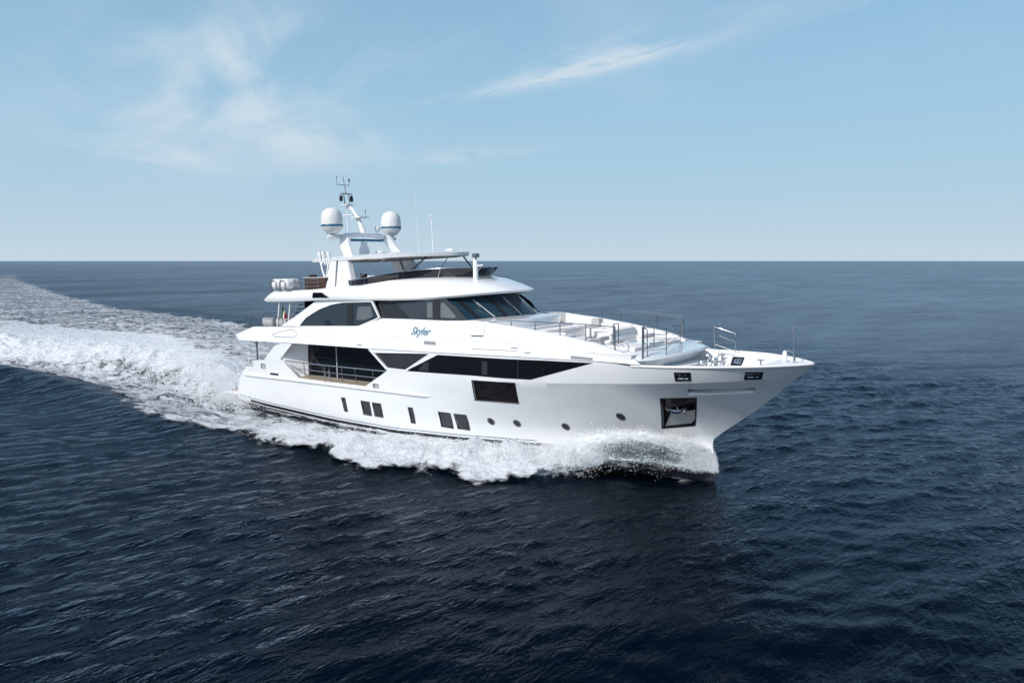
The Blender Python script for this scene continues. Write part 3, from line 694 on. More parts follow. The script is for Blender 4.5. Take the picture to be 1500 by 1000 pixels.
# mast
mast = bpy.data.objects.new('mast', None); C.objects.link(mast); mast.parent = yacht
mc = [(10.29,-0.0,10.517),(9.886,0.0,11.276),(9.488,0.0,11.73),(9.016,0.0,12.055),(8.936,-0.0,12.708),(8.691,0.0,13.238),(8.705,0.0,13.707)]
mb = MB(); mb.tube([(mc[0][0] + .12, 0, 10.2), mc[0], mc[1], mc[2], mc[3]], [.19, .17, .12, .10, .09], 8); mb.build('mast_leg', M['white'], mast, 50)
mb = MB(); mb.tube([(mc[0][0] - 1.3, 0, mc[0][2]), (mc[3][0] - .1, 0, mc[3][2])], [.04, .03], 8); mb.build('mast_brace', M['white'], mast, 50)
for c_, d_ in ((mc[3], (.5, .55, .05)), ((mc[1][0] + .2, 0, mc[1][2]), (.8, .7, .06)), ((mc[2][0] - .4, 0, mc[2][2] - .25), (.9, .15, .05))): mb = MB(); mb.box(c_, d_); mb.build('mast_platform', M['white2'], mast)
mb = MB()
for q in (-.1, .1): mb.bar((mc[3][0] + q, q, mc[3][2]), (mc[4][0] + q, q, mc[4][2] - .02), .028)
mb.box((mc[4][0], 0, mc[4][2]), (.2, .8, .04)); mb.build('mast_frame', M['dsteel'], mast)
for q in (-.38, .38):
    mb = MB(); mb.lathe((mc[4][0], q, mc[4][2] - .45), [(.05, 0), (.10, .05), (.10, .28), (.05, .36)], 12); mb.build('navigation_light', M['black'], mast, 50)
mb = MB(); mb.bar(mc[4], mc[6], .03, .018); mb.bar((mc[5][0], -.45, mc[5][2]), (mc[5][0], .45, mc[5][2]), .018)
mb.bar((mc[5][0], -.45, mc[5][2]), (mc[5][0], -.45, mc[5][2] + .4), .014); mb.bar((mc[5][0], .45, mc[5][2]), (mc[5][0], .45, mc[5][2] + .25), .014); mb.build('top_pole', M['dsteel'], mast)
mb = MB(); mb.lathe((mc[5][0], .45, mc[5][2] + .2), [(.03, 0), (.06, .04), (.06, .16), (.02, .2)], 10); mb.lathe((mc[5][0], -.45, mc[5][2] + .36), [(.02, 0), (.06, .03), (.02, .08)], 10); mb.build('wind_sensor', M['dsteel'], mast)
mb = MB(); mb.bar((mc[1][0] + .45, .2, mc[1][2]), (mc[1][0] + .45, .2, mc[1][2] + .4), .015); mb.lathe((mc[1][0] + .45, .2, mc[1][2] + .36), [(.03, 0), (.06, .04), (.03, .12)], 10); mb.build('anchor_light', M['dsteel'], mast)
# rod holders / fender baskets on the starboard arch
for x in (9.55, 9.9, 10.35):
    mb = MB(); mb.lathe((x, -2.48, 8.95), [(.08, -.35), (.10, .05), (.12, .32), (.11, .38)], 10, (-.16, -.05, 1)); mb.build('rod_holder', M['white2'], arch, 50)
mb = MB(); mb.tube([(9.85, -2.5, 8.85), (9.7, -2.55, 8.6), (9.85, -2.6, 8.3), (10.3, -2.7, 7.6)], .05, 8); mb.tube([(10.1, -2.5, 8.9), (10.35, -2.6, 8.5), (10.3, -2.75, 7.8)], .04, 8); mb.build('fender_rack', M['white2'], arch, 60)
# whip aerials
a = [(13.384,1.2,12.962),(13.613,1.2,9.404),(14.639,1.2,11.12),(14.708,1.2,9.369)]
for p, q, cap in ((a[0], a[1], 0), (a[2], a[3], 1)):
    mb = MB(); mb.bar((q[0], q[1], 9.05), p, .014 if not cap else .028, .008 if not cap else .02, 6)
    if cap: mb.lathe(p, [(.03, -.02), (.07, .02), (.07, .1), (.03, .13)], 8)
    mb.build('whip_antenna', M['white2'], ht, 60)
# searchlight pylon on the wheelhouse roof
b_ = [(19.838,-1.1,7.607),(19.878,-1.1,8.727)]
sl = bpy.data.objects.new('camera_pylon', None); C.objects.link(sl); sl.parent = yacht
mb = MB(); mb.lathe((b_[0][0], -1.1, b_[0][2] - .15), [(.16, 0), (.13, .2), (.115, 1.18), (.06, 1.24)], 14); mb.build('pylon_tube', M['white'], sl, 50)
mb = MB(); mb.box((b_[0][0] + .1, -1.0, b_[0][2] - .08), (.85, .6, .16), ry=.12, bev=.06); mb.build('pylon_base', M['white'], sl)
mb = MB(); mb.box((b_[1][0], -1.1, b_[1][2] + .13), (.22, .34, .2), bev=.04); mb.lathe((b_[1][0], -1.1, b_[1][2] - .1), [(.06, 0), (.05, .18)], 10); mb.build('camera_head', M['dsteel'], sl)
mb = MB(); mb.bar((b_[0][0], -1.1, 8.35), (b_[0][0] + .45, -1.05, 8.38), .035); mb.build('horn', M['white2'], sl)
# low rail on the roof front
mb = MB(); P = [(19.026,0.6,7.616),(19.845,0.6,7.662),(20.637,0.6,7.521),(21.363,0.6,7.251)]
mb.tube(P, .02, 6); mb.bar(P[0], (P[0][0], P[0][1], P[0][2] - .12), .02); mb.bar(P[-1], (P[-1][0], P[-1][1], P[-1][2] - .06), .02); mb.build('roof_rail', M['steel'], yacht, 60)

# ================================================================== FOREDECK LOUNGE (coachroof)
BI = lambda x: itp(x, BT) - .10
fz = lambda x: itp(x, [(22, 4.92), (26.5, 4.86), (28.2, 4.76), (30.4, 4.55)])
mb = MB()
xs = list(np.arange(22.6, 29.3, .4)) + [29.5]
rows = []
for t in (-1, -.6, -.2, .2, .6, 1):
    rows.append([Vector((x + (.0 if x < 29 else .9 * (1 - t * t)), t * BI(x), fz(x) + (0 if x < 29 else -.03))) for x in xs])
mb.grid(rows); mb.build('foredeck', M['deck'], yacht, 40)
# front nose of the coachroof: overhanging brow, sloped face below
nose = [(29.45, 2.98, 4.62), (29.9, 2.72, 4.62), (30.3, 2.1, 4.66), (30.55, 1.1, 4.70), (30.65, 0, 4.72)]
n0 = full([(29.1, 3.02, 4.80), (29.3, 2.7, 4.82), (29.4, 2.0, 4.84), (29.4, 1.0, 4.84), (29.4, 0, 4.84)], 5)
n1 = full(nose, 5)
n2 = full([(p[0] + .02, p[1], p[2] - .10) for p in nose], 5)
n3 = full([(29.2, 2.95, 4.3), (29.3, 2.6, 4.1), (29.55, 2.0, 4.0), (29.7, 1.0, 3.9), (29.75, 0, 3.85)], 5)
n4 = [Vector((p.x - .05, p.y, 3.7)) for p in n3]
mb = MB(); mb.grid([n0, n1, n2, n3, n4]); mb.build('coachroof_nose', M['white'], yacht, 30)
for s in (-1, 1):   # inner lining of the side bulwarks
    mb = MB()
    rows = [[Vector((x, s * (itp(x, BT) - .0), itp(x, BZ) + .004)) for x in np.arange(22.2, 29.4, .4)], [Vector((x, s * (itp(x, BT) - .2), itp(x, BZ) - .0)) for x in np.arange(22.2, 29.4, .4)],
            [Vector((x, s * (itp(x, BT) - .3), fz(x) - .03)) for x in np.arange(22.2, 29.4, .4)]]
    mb.grid(rows); mb.build('bulwark_lining', M['white2'], yacht, 30)
# lounge furniture: fixed sofas with cushions, tables, sunpads, plunge pool
def sofa(name, c, d, back, m=M['cushion']):
    e = bpy.data.objects.new(name, None); C.objects.link(e); e.parent = yacht
    x, y = c; z = fz(x); w, l = d
    mb = MB(); mb.box((x, y, z + .16), (w, l, .34), bev=.04); mb.build('sofa_base', M['white2'], e)
    mb = MB()
    n = max(1, int(round(max(w, l) / .9)))
    for k in range(n):
        if l >= w: mb.box((x, y - l / 2 + (k + .5) * l / n, z + .39), (w * .95, l / n - .03, .15), bev=.05)
        else: mb.box((x - w / 2 + (k + .5) * w / n, y, z + .39), (w / n - .03, l * .95, .15), bev=.05)
    mb.build('seat_cushion', m, e)
    bx_, by_, bw, bl = back
    mb = MB(); mb.box((bx_, by_, z + .50), (bw, bl, .20), bev=.06); mb.build('back_cushion', m, e)
    return e
sofa('lounge_sofa', (23.65, 0), (.95, 4.2), (23.25, 0, .2, 4.2))
sofa('lounge_sofa', (25.2, 2.3), (2.2, .75), (25.2, 2.68, 2.2, .16))
sofa('lounge_sofa', (25.4, -2.25), (1.6, .7), (25.4, -2.62, 1.6, .14))
sofa('lounge_sofa', (26.75, 0.6), (.75, 2.4), (27.0, .6, .25, 2.0))
for (x, y) in ((24.95, -.9), (25.05, 1.0)):
    z = fz(x)
    t = thing('lounge_table', ('grey topped low table of the foredeck lounge, nearer the starboard side' if y < 0 else 'grey topped low table of the foredeck lounge, on its far port side'), 'table', (x, y, z), 'low tables on the foredeck')
    mb = MB(); mb.lathe((0, 0, 0), [(.22, 0), (.2, .03), (.06, .06), (.05, .50)], 14); mb.build('table_foot', M['steel'], t, 40)
    mb = MB(); mb.box((0, 0, .53), (.85, 1.15, .045), bev=.02); mb.build('table_top', M['grey'], t)
# sunpads and the glazed plunge pool ahead of them
for y in (-1.35, 1.35):
    mb = MB(); mb.box((28.35, y, fz(28.35) + .12), (1.5, 1.35, .22), ry=.07, bev=.06); sp_ = mb.build('sunpad', M['cushion'], yacht)
    mb = MB(); mb.box((27.75, y, fz(27.8) + .30), (.34, 1.2, .16), ry=-.2, bev=.07); mb.build('headrest', M['cushion'], sp_)
pool = bpy.data.objects.new('plunge_pool', None); C.objects.link(pool); pool.parent = yacht
mb = MB(); 
for (cx_, cy_, dx_, dy_) in ((27.72, 0, .1, 1.2), (28.98, 0, .1, 1.2), (28.35, -.6, 1.36, .1), (28.35, .6, 1.36, .1)): mb.box((cx_, cy_, fz(28.3) + .10), (dx_, dy_, .24), bev=.02)
mb.build('pool_surround', M['white2'], pool)
mb = MB(); mb.box((28.35, 0, fz(28.3) + .13), (1.2, 1.12, .06)); mb.build('pool_water', M['skyblue'], pool)
mb = MB(); mb.box((24.4, 2.6, 5.3), (.45, .4, .75), bev=.05); mb.build('locker', M['grille'], yacht)
mb = MB(); mb.prism([(26.3, -2.2, fz(26.5)), (27.6, -2.2, fz(27.3)), (27.6, -2.2, 5.28), (27.4, -2.2, 5.28)], (0, .7, 0)); mb.build('shaded_wedge', M['grille'], yacht)  # wedge in the lounge, its shaded face painted as grey

# ---------------------------------------------------------------- railings
def railing(name, P, tops, nmid=2, r=.02, close=True, par=yacht, posts=None, rt=.021):
    """P: feet of the posts, tops: heights of the top rail above each foot"""
    e = bpy.data.objects.new(name, None); C.objects.link(e); e.parent = par
    P = [Vector(p) for p in P]; T = [p + Vector((0, 0, h)) for p, h in zip(P, tops)]
    mb = MB(); mb.tube(T, rt, 6); mb.build('top_rail', M['rail'], e, 60)
    for k in range(nmid):
        f = (k + 1) / (nmid + 1); mb = MB(); mb.tube([p.lerp(t, f) for p, t in zip(P, T)], r * .6, 5); mb.build('wire_rail', M['rail'], e, 60)
    for i, (p, t) in enumerate(zip(P, T)):
        if posts is None or posts[i]: mb = MB(); mb.bar(p, t, r, n=6); mb.build('stanchion', M['rail'], e, 60)
    return e
tb = lambda x, s=-1, o=.06: (x, s * (itp(x, BT) - o), itp(x, BZ))
for s in (-1, 1):
    railing('bulwark_rail', [tb(x, s) for x in (22.4, 23.7, 24.95, 26.2, 27.43, 28.74)], [.02, .22, .36, .50, .68, .90], nmid=0)
railing('foredeck_fence', [(29.86, -2.78, 4.6), (29.95, -2.55, 4.62)], [1.25, 1.1], nmid=1, r=.02)
railing('foredeck_fence', [(28.76, -3.0, 4.92), (28.1, -2.0, 4.85), (28.1, -1.6, 4.85)], [.92, 1.0, 1.0], nmid=2, r=.022)
railing('foredeck_fence', [(29.86, -2.70, 4.6), (30.35, -1.75, 4.64), (29.7, .1, 4.75), (28.8, 2.9, 4.85)], [1.22, 1.12, 1.05, 1.05], nmid=3, posts=[1, 1, 0, 1])
railing('foredeck_fence', [(29.0, -1.1, 4.82), (29.2, -.6, 4.82), (29.5, 1.2, 4.82), (28.9, 2.8, 4.86)], [.98, .8, .8, 1.02], nmid=2)
railing('foredeck_fence', [(28.74, 3.0, 4.88), (27.2, 3.05, 5.25), (25.4, 3.1, 5.52)], [1.0, .72, .55], nmid=1)
railing('bow_rail', [(30.4, 3.05, 4.38), (30.62, 3.03, 4.38)], [1.15, 1.25], nmid=3)
pr = [(30.467,2.5,5.491),(31.433,2.5,5.215),(31.436,2.5,4.862),(30.688,2.5,5.096)]
mb = MB(); mb.tube(pr, .02, 6); p2 = [(30.534,2.5,4.7),(31.339,2.5,4.473)]; mb.bar(p2[0], p2[1], .018); pr0 = pr[0]
mb.bar((pr[1][0], 2.5, pr[2][2]), (pr[1][0], 2.55, 4.40), .02); mb.bar(pr[0], (pr[0][0], 2.6, 4.38), .016); mb.build('bow_lifeline', M['steel'], yacht, 60)
# jackstaff with its bell bracket at the stem
js = bpy.data.objects.new('jackstaff', None); C.objects.link(js); js.parent = yacht
mb = MB(); mb.tube([(34.75, 0, 4.30), (34.72, 0, 5.85)], [.045, .028], 10); mb.build('staff', M['steel'], js, 60)
mb = MB(); mb.lathe((34.72, 0, 5.72), [(.03, 0), (.07, .03), (.07, .07), (.02, .1)], 10); mb.build('staff_cap', M['steel'], js)
mb = MB(); mb.bar((34.73, 0, 4.85), (34.35, .25, 4.88), .018); mb.build('bell_arm', M['steel'], js)
mb = MB(); mb.lathe((34.3, .25, 4.45), [(.09, 0), (.10, .15), (.08, .36), (.02, .42)], 12); mb.build('bow_light', M['white2'], js, 50)
mb = MB(); mb.prism([(33.9, -.9, 4.40), (35.2, -.14, 4.44), (35.2, .14, 4.44), (33.9, .9, 4.40)], (0, 0, .025)); mb.build('bow_plate', M['white2'], hull)
# fittings on the bow deck: windlasses, bollards, raised locker
def windlass(x, y):
    e = bpy.data.objects.new('windlass', None); C.objects.link(e); e.parent = yacht
    mb = MB(); mb.box((x, y, 3.90), (.5, .4, .3), bev=.05); mb.build('windlass_body', M['white2'], e)
    mb = MB(); mb.lathe((x, y, 4.05), [(.16, 0), (.10, .08), (.10, .2), (.17, .27), (.15, .31)], 14); mb.build('capstan', M['steel'], e, 50)
    mb = MB(); mb.bar((x + .2, y + .1, 4.05), (x + .45, y + .2, 4.38), .03); mb.build('brake_lever', M['steel'], e)
windlass(31.3, -.55); windlass(31.3, .6); windlass(30.6, 1.6)
for (x, y) in ((30.7, .2), (30.9, 2.2)):
    mb = MB(); mb.bar((x - .15, y, 3.7), (x - .15, y, 4.15), .05); mb.bar((x + .15, y, 3.7), (x + .15, y, 4.15), .05); mb.bar((x - .25, y, 4.0), (x + .25, y, 4.0), .035); mb.build('bollard', M['steel'], yacht, 50)
mb = MB(); mb.box((30.3, -.2, 3.95), (.9, 2.6, .45), bev=.06); mb.build('chain_locker', M['white2'], yacht)
for s in (-1, 1):   # inner fittings beside the fairleads
    for q in (31.15, 33.2):
        y = hull_y(q, 4.0) - .14; mb = MB(); mb.bar((q - .35, s * y, 3.95), (q - .35, s * y, 4.28), .04); mb.bar((q - .5, s * y, 4.25), (q - .2, s * y, 4.25), .035); mb.build('bulwark_cleat', M['steel'], hull, 50)

# ================================================================== AFT DECKS
for s in (-1, 1):
    for x in (6.2, 7.25):
        a = (x, s * 3.25, 4.95); b = (x + .32, s * 3.2, 6.60)
        mb = MB(); mb.bar(a, b, .045, n=10); mb.build('support_pole', M['white2'], yacht, 60)
    mb = MB(); mb.bar((3.9, s * 3.2, 2.6), (3.9, s * 3.2, 4.3), .05); mb.build('deck_pole', M['dsteel'], yacht, 60)
# rails and quarter fittings
railing('aft_deck_rail', [(3.9, -3.3, 5.0), (3.7, -2.6, 5.0), (3.6, 0, 5.0), (3.7, 2.6, 5.0), (3.9, 3.3, 5.0)], [.72] * 5, nmid=3)
railing('aft_deck_rail', [(3.9, 3.3, 5.0), (5.2, 3.3, 5.05), (6.6, 3.3, 5.1), (7.8, 3.3, 5.15)], [.72, .68, .62, .56], nmid=3)
railing('aft_deck_rail', [(3.9, -3.35, 5.0), (5.0, -3.38, 5.05), (6.3, -3.38, 5.1), (7.0, -3.38, 5.12)], [.70, .66, .60, .58], nmid=0, posts=[1, 0, 0, 1])
railing('sundeck_rail', [(6.6, -3.15, 7.2), (6.6, 0, 7.2), (6.6, 3.15, 7.2), (8.2, 3.2, 7.2), (10.0, 3.2, 7.25)], [.62] * 5, nmid=3)
railing('sundeck_rail', [(6.6, -3.15, 7.2), (8.0, -3.2, 7.2), (9.2, -3.2, 7.22), (10.2, -3.2, 7.25)], [.62, .62, .62, .60], nmid=2)
mb = MB(); mb.bar((5.3, -3.15, 7.78), (6.7, -3.15, 7.82), .03); mb.build('passerelle_boom', M['steel'], yacht)
mb = MB(); mb.bar((4.1, 2.9, 5.7), (4.0, 2.9, 6.75), .02, .014); mb.build('ensign_pole', M['steel'], yacht)
mb = MB(); mb.bar((5.66, -2.78, 5.07), (6.22, -2.78, 6.45), .022); fp = mb.build('flagstaff', M['steel'], yacht)
railing('quarter_rail', [(3.35, -3.35, 2.62), (4.05, -3.35, 2.66)], [.38, .38], nmid=1)
mb = MB(); mb.box((3.75, -3.25, 2.72), (.7, .35, .16), bev=.04); mb.build('quarter_bolster', M['beige'], hull)
for x in (3.1, 3.25):
    mb = MB(); mb.lathe((x, -3.3, 2.2), [(.10, 0), (.11, .12), (.04, .2), (.09, .32)], 12); mb.build('stern_capstan', M['dsteel'], hull, 50)
# stair up to the sundeck
st = bpy.data.objects.new('deck_stair', None); C.objects.link(st); st.parent = yacht
for y in (-2.1, -1.3):
    mb = MB(); mb.prism([(5.4, y, 4.95), (5.55, y, 4.95), (6.95, y, 6.6), (6.8, y, 6.6)], (0, .05, 0)); mb.build('stringer', M['white2'], st)
for k in range(7):
    mb = MB(); mb.box((5.62 + k * .2, -1.68, 5.12 + k * .24), (.22, .78, .05)); mb.build('tread', M['dsteel'], st)

def thingmesh(name, mb, m, label, cat, loc, group=None):
    o = mb.build(name, m); o.matrix_world = ROOTM @ Matrix.Translation(Vector(loc)); tag(o, label, cat, group); return o
# life raft canisters on the sundeck edge
def raft(x, label):
    t = thing('life_raft', label, 'life raft', (x, -3.2, 7.25), 'life raft canisters on the sundeck edge')
    mb = MB(); mb.box((0, 0, .34), (.76, 1.0, .56), bev=.2); mb.build('canister', M['canister'], t, 50)
    for y in (-.52, .52):
        mb = MB(); mb.tube([(-.24, y, .02), (-.24, y, .42), (-.16, y, .52), (.16, y, .52), (.24, y, .42), (.24, y, .02)], .03, 6); mb.build('hoop', M['dsteel'], t, 60)
    mb = MB()
    for y in (-.3, .3): mb.tube([(-.33, y, .45), (-.28, y, .02), (.28, y, .02), (.33, y, .45)], .022, 6)
    mb.build('cradle', M['steel'], t, 60)
    return t
raft(6.78, 'white life raft canister on the sundeck edge, the one nearer the stern')
raft(7.64, 'white life raft canister on the sundeck edge, the one nearer the brown bar')
# dark wooden bar unit of the sundeck
t = thing('bar_cabinet', 'dark brown bar cabinet on the sundeck behind the life raft canisters', 'cabinet', (9.3, -2.5, 7.22))
mb = MB(); mb.box((.2, 0, .33), (1.9, .8, .66), bev=.03); mb.build('cabinet_body', M['brown'], t)
mb = MB(); mb.box((.2, 0, .69), (2.0, .9, .05), bev=.01); mb.build('counter_top', M['beige'], t)
for k in range(2):
    t = thing('wicker_chair', 'brown wicker chair on the sundeck, ' + ('closest to the life raft canisters' if k == 0 else 'on the far port side'), 'chair', (8.55, (-2.1, 1.6)[k], 7.22), 'wicker chairs on the sundeck')
    mb = MB(); mb.box((0, 0, .40), (.55, .55, .10), bev=.04); mb.build('seat', M['brown'], t)
    mb = MB(); mb.box((-.26, 0, .62), (.07, .55, .45), ry=-.15, bev=.03); mb.build('backrest', M['brown'], t)
    for a in (-.24, .24):
        for b in (-.24, .24): mb = MB(); mb.bar((a, b, 0), (a * .9, b * .9, .38), .022); mb.build('leg', M['brown'], t)
# grey sofas of the upper aft deck
for k, (x, y) in enumerate(((5.1, -2.75), (6.5, -2.75))):
    t = thing('deck_sofa', 'rounded grey sofa on the open upper aft deck, ' + ('nearer the stern' if k == 0 else 'nearer the support pole and flag'), 'sofa', (x, y, 5.0), 'grey sofas on the upper aft deck')
    mb = MB(); mb.box((0, 0, .22), (1.05, .85, .30), bev=.10); mb.build('seat', M['grey'], t)
    mb = MB(); mb.box((0, -.33, .38), (1.05, .25, .42), bev=.10); mb.build('backrest', M['grey'], t)
    for a in (-.45, .45): mb = MB(); mb.box((a, 0, .33), (.18, .8, .28), bev=.08); mb.build('armrest', M['grey'], t)
# Italian ensign
fl = bpy.data.objects.new('ensign_flag', None); C.objects.link(fl)
fl.matrix_world = ROOTM @ Matrix.Translation(Vector((6.1, -2.78, 6.28))); tag(fl, 'green, white and red flag hanging from a staff on the upper aft deck', 'flag')
for k, (nm_, m_) in enumerate((('green_band', M['green']), ('white_band', M['flagwhite']), ('red_band', M['red']))):
    rows = []
    for i in range(9):
        v = i / 8; rows.append([Vector((-.30 * v + (k + u) * .25 * (.55 + .35 * v), .10 * math.sin((k + u) * 2.3 + v * 1.5) * (.4 + .6 * v), -.80 * v - (k + u) * .17)) for u in np.linspace(0, 1, 6)])
    mb = MB(); mb.grid(rows); o = mb.build(nm_, m_, fl, 60)
    sl_ = o.modifiers.new('thickness', 'SOLIDIFY'); sl_.thickness = .006

# ================================================================== SEA
rng = np.random.default_rng(11)
def axis(lo, hi, step, far, g):
    c = list(np.arange(lo, hi + 1e-6, step)); s = step; x = c[-1]
    up = []
    while x < far: s *= g; x += s; up.append(x)
    s = step; x = c[0]; dn = []
    while x > -far: s *= g; x -= s; dn.append(x)
    return np.array(dn[::-1] + c + up)
def spacing(a): d = np.gradient(a); return d
waves = []
for lam in np.geomspace(.75, 13, 64):
    th = R(148) + rng.normal(0, .42)
    amp = .0108 * lam ** .42 * rng.uniform(.6, 1.3) * (.6 if lam > 5 else 1)
    waves.append((2 * math.pi / lam, th, amp * .62, rng.uniform(0, 6.28), lam))
def pdist(x, y, P):
    """distance to a polyline, and the parameter along it"""
    best = np.full(x.shape, 1e9); par = np.zeros(x.shape); sgn = np.zeros(x.shape)
    for i in range(len(P) - 1):
        ax_, ay = P[i]; bx_, by_ = P[i + 1]; dx, dy = bx_ - ax_, by_ - ay; L = dx * dx + dy * dy
        t = np.clip(((x - ax_) * dx + (y - ay) * dy) / L, 0, 1); px, py = x - ax_ - t * dx, y - ay - t * dy
        d = np.hypot(px, py); m = d < best
        best = np.where(m, d, best); par = np.where(m, i + t, par); sgn = np.where(m, np.sign(dx * py - dy * px), sgn)
    return best, par, sgn
def pmask(x, y, P):
    c = np.zeros(x.shape, bool); n = len(P)
    for i in range(n):
        x0, y0 = P[i]; x1, y1 = P[i - 1]
        if y0 == y1: continue
        c ^= ((y0 > y) != (y1 > y)) & (x < (x1 - x0) * (y - y0) / (y1 - y0) + x0)
    d, _, _ = pdist(x, y, list(P) + [P[0]])
    return np.where(c, d, -d)
def sst(a, lo, hi):
    t = np.clip((a - lo) / (hi - lo), 0, 1); return t * t * (3 - 2 * t)
SHOULDER = [(27.5, -3.6), (24, -5.2), (20, -6.9), (15, -7.9), (9.5, -8.8), (3, -9.0), (-6, -8.5), (-15, -8.3), (-24, -9.0), (-45, -12), (-80, -19)]
PORTSH = [(27.5, 3.6), (20, 6.9), (9, 9.4), (0, 13), (-20, 20), (-52, 31), (-98, 36), (-171, 53), (-362, 105)]
BANK = [(3, -3.4), (-2, -1.6), (-8, -.6), (-16, .4), (-26, .2), (-38, -1.8), (-60, -5)]
def boatwaves(x, y):
    z = np.zeros(x.shape)
    for P, a in ((SHOULDER, 1.0), (PORTSH, .8)):
        d, t, s = pdist(x, y, P)
        x_ = np.clip((27.5 - x) / 42, 0, 1)
        h = .08 + .55 * x_ ** 2.2; h = h * np.exp(-np.clip(-x - 30, 0, None) / 60)
        z += a * h * (np.exp(-(d / 1.9) ** 2) - .35 * np.exp(-((d - 4.0) / 2.2) ** 2))
    # water drawn down along the hull, raised wash behind the stern
    d, t, s = pdist(x, y, BANK)
    g = sst(-x, -3, 9) * np.exp(-np.clip(-x - 25, 0, None) / 40)
    z += g * .85 * np.exp(-(d / 3.0) ** 2)
    z -= .22 * np.exp(-((x - 3) / 6) ** 2 - (y / 4.5) ** 2)
    z -= .34 * np.exp(-((x - 29.6) / 2.8) ** 2 - (y / 3.4) ** 2)
    d2, _, _ = pdist(x, y, [(-4, 4), (-30, 13), (-70, 24)])
    z += .45 * np.exp(-(d2 / 4) ** 2) * sst(-x, 2, 18)
    return z
def sea_z(x, y, sp):
    z = np.zeros(x.shape)
    damp = 1 - .55 * np.exp(-((x - 12) / 22) ** 2 - (y / 8) ** 2)
    gust = .75 + .35 * np.sin(x * .045 + 1.3) * np.sin(y * .06 + x * .02)
    for k, th, a, ph, lam in waves:
        w = np.clip((lam / sp - 2.5) / 2.5, 0, 1)
        q = np.sin(k * (x * math.cos(th) + y * math.sin(th)) + ph + .5 * np.sin(.13 * k * (x * math.sin(th) - y * math.cos(th)) + ph * 3))
        z += a * w * (q + .22 * q * q) * gust
    return z * damp + boatwaves(x, y)
def gridobj(name, X, Y, m, zf, keep=None, attr=None):
    gx, gy = np.meshgrid(X, Y, indexing='ij'); sx, sy = np.meshgrid(spacing(X), spacing(Y), indexing='ij')
    z = zf(gx, gy, np.maximum(sx, sy)); n, k = gx.shape
    co = np.stack([gx, gy, z], -1).reshape(-1, 3)
    idx = np.arange(n * k).reshape(n, k)
    q = np.stack([idx[:-1, :-1], idx[1:, :-1], idx[1:, 1:], idx[:-1, 1:]], -1).reshape(-1, 4)
    at = attr(gx, gy).reshape(-1) if attr else None
    if keep is not None:
        kp = (at > keep)[q].any(1); q = q[kp]
        used = np.unique(q); re_ = np.full(len(co), -1); re_[used] = np.arange(len(used)); co = co[used]; q = re_[q]; at = at[used]
    me = bpy.data.meshes.new(name); me.vertices.add(len(co)); me.vertices.foreach_set('co', co.reshape(-1).astype(np.float32))
    me.loops.add(q.size); me.loops.foreach_set('vertex_index', q.reshape(-1).astype(np.int32))
    me.polygons.add(len(q)); me.polygons.foreach_set('loop_start', np.arange(0, q.size, 4, dtype=np.int32)); me.polygons.foreach_set('loop_total', np.full(len(q), 4, np.int32))
    me.polygons.foreach_set('use_smooth', np.ones(len(q), bool)); me.update(calc_edges=True)
    if at is not None:
        a = me.attributes.new('foam', 'FLOAT', 'POINT'); a.data.foreach_set('value', at.astype(np.float32))
    me.materials.append(m); return link(name, me)
# --- water shader: deep navy body, sharp sky reflection, wind ripples as bump
W = mat('sea_water', (.0006, .0045, .0115), .07, IOR=1.333); n = W.node_tree; L = n.links.new; pb = n.nodes['Principled BSDF']
gm = n.nodes.new('ShaderNodeNewGeometry')
def mapped(scale, rot=0):
    mp = n.nodes.new('ShaderNodeMapping'); mp.inputs['Scale'].default_value = scale; mp.inputs['Rotation'].default_value = (0, 0, rot); L(gm.outputs['Position'], mp.inputs[0]); return mp.outputs[0]
def nz(vec, sc, det=4, ro=.55, dist=0.0):
    t = n.nodes.new('ShaderNodeTexNoise'); t.inputs['Scale'].default_value = sc; t.inputs['Detail'].default_value = det; t.inputs['Roughness'].default_value = ro; t.inputs['Distortion'].default_value = dist
    L(vec, t.inputs['Vector']); return t.outputs['Fac']
def mth(op, a, b):
    m_ = n.nodes.new('ShaderNodeMath'); m_.operation = op
    for i, v in enumerate((a, b)):
        if isinstance(v, (int, float)): m_.inputs[i].default_value = v
        else: L(v, m_.inputs[i])
    return m_.outputs[0]
rot = -R(148)
f1 = nz(mapped((1.0, .42, 1), rot), 2.2, 5, .6, .4)      # short wind chop
f2 = nz(mapped((1.0, .35, 1), rot + .5), .55, 4, .55, .3)
f3 = nz(mapped((1.0, .5, 1), rot - .45), 6.5, 3, .6, .3)
b1 = n.nodes.new('ShaderNodeBump'); b1.inputs['Distance'].default_value = .26; b1.inputs['Strength'].default_value = .8; L(f1, b1.inputs['Height'])
b2 = n.nodes.new('ShaderNodeBump'); b2.inputs['Distance'].default_value = .36; b2.inputs['Strength'].default_value = .8; L(f2, b2.inputs['Height']); L(b1.outputs[0], b2.inputs['Normal'])
b3 = n.nodes.new('ShaderNodeBump'); b3.inputs['Distance'].default_value = .055; b3.inputs['Strength'].default_value = .8; L(f3, b3.inputs['Height']); L(b2.outputs[0], b3.inputs['Normal'])
gp = nz(mapped((1, .30, 1), -R(30)), .035, 4, .6, .5); gp2 = nz(mapped((1, .4, 1), -R(40)), .16, 3, .6, .4)
gr = n.nodes.new('ShaderNodeMapRange'); L(mth('ADD', mth('MULTIPLY', gp, .6), mth('MULTIPLY', gp2, .4)), gr.inputs['Value']); gr.inputs['From Min'].default_value = .36; gr.inputs['From Max'].default_value = .64; gr.inputs['To Min'].default_value = .25; gr.inputs['To Max'].default_value = 1.0
for b_n in (b1, b2, b3): L(gr.outputs[0], b_n.inputs['Strength'])
L(b3.outputs[0], pb.inputs['Normal'])
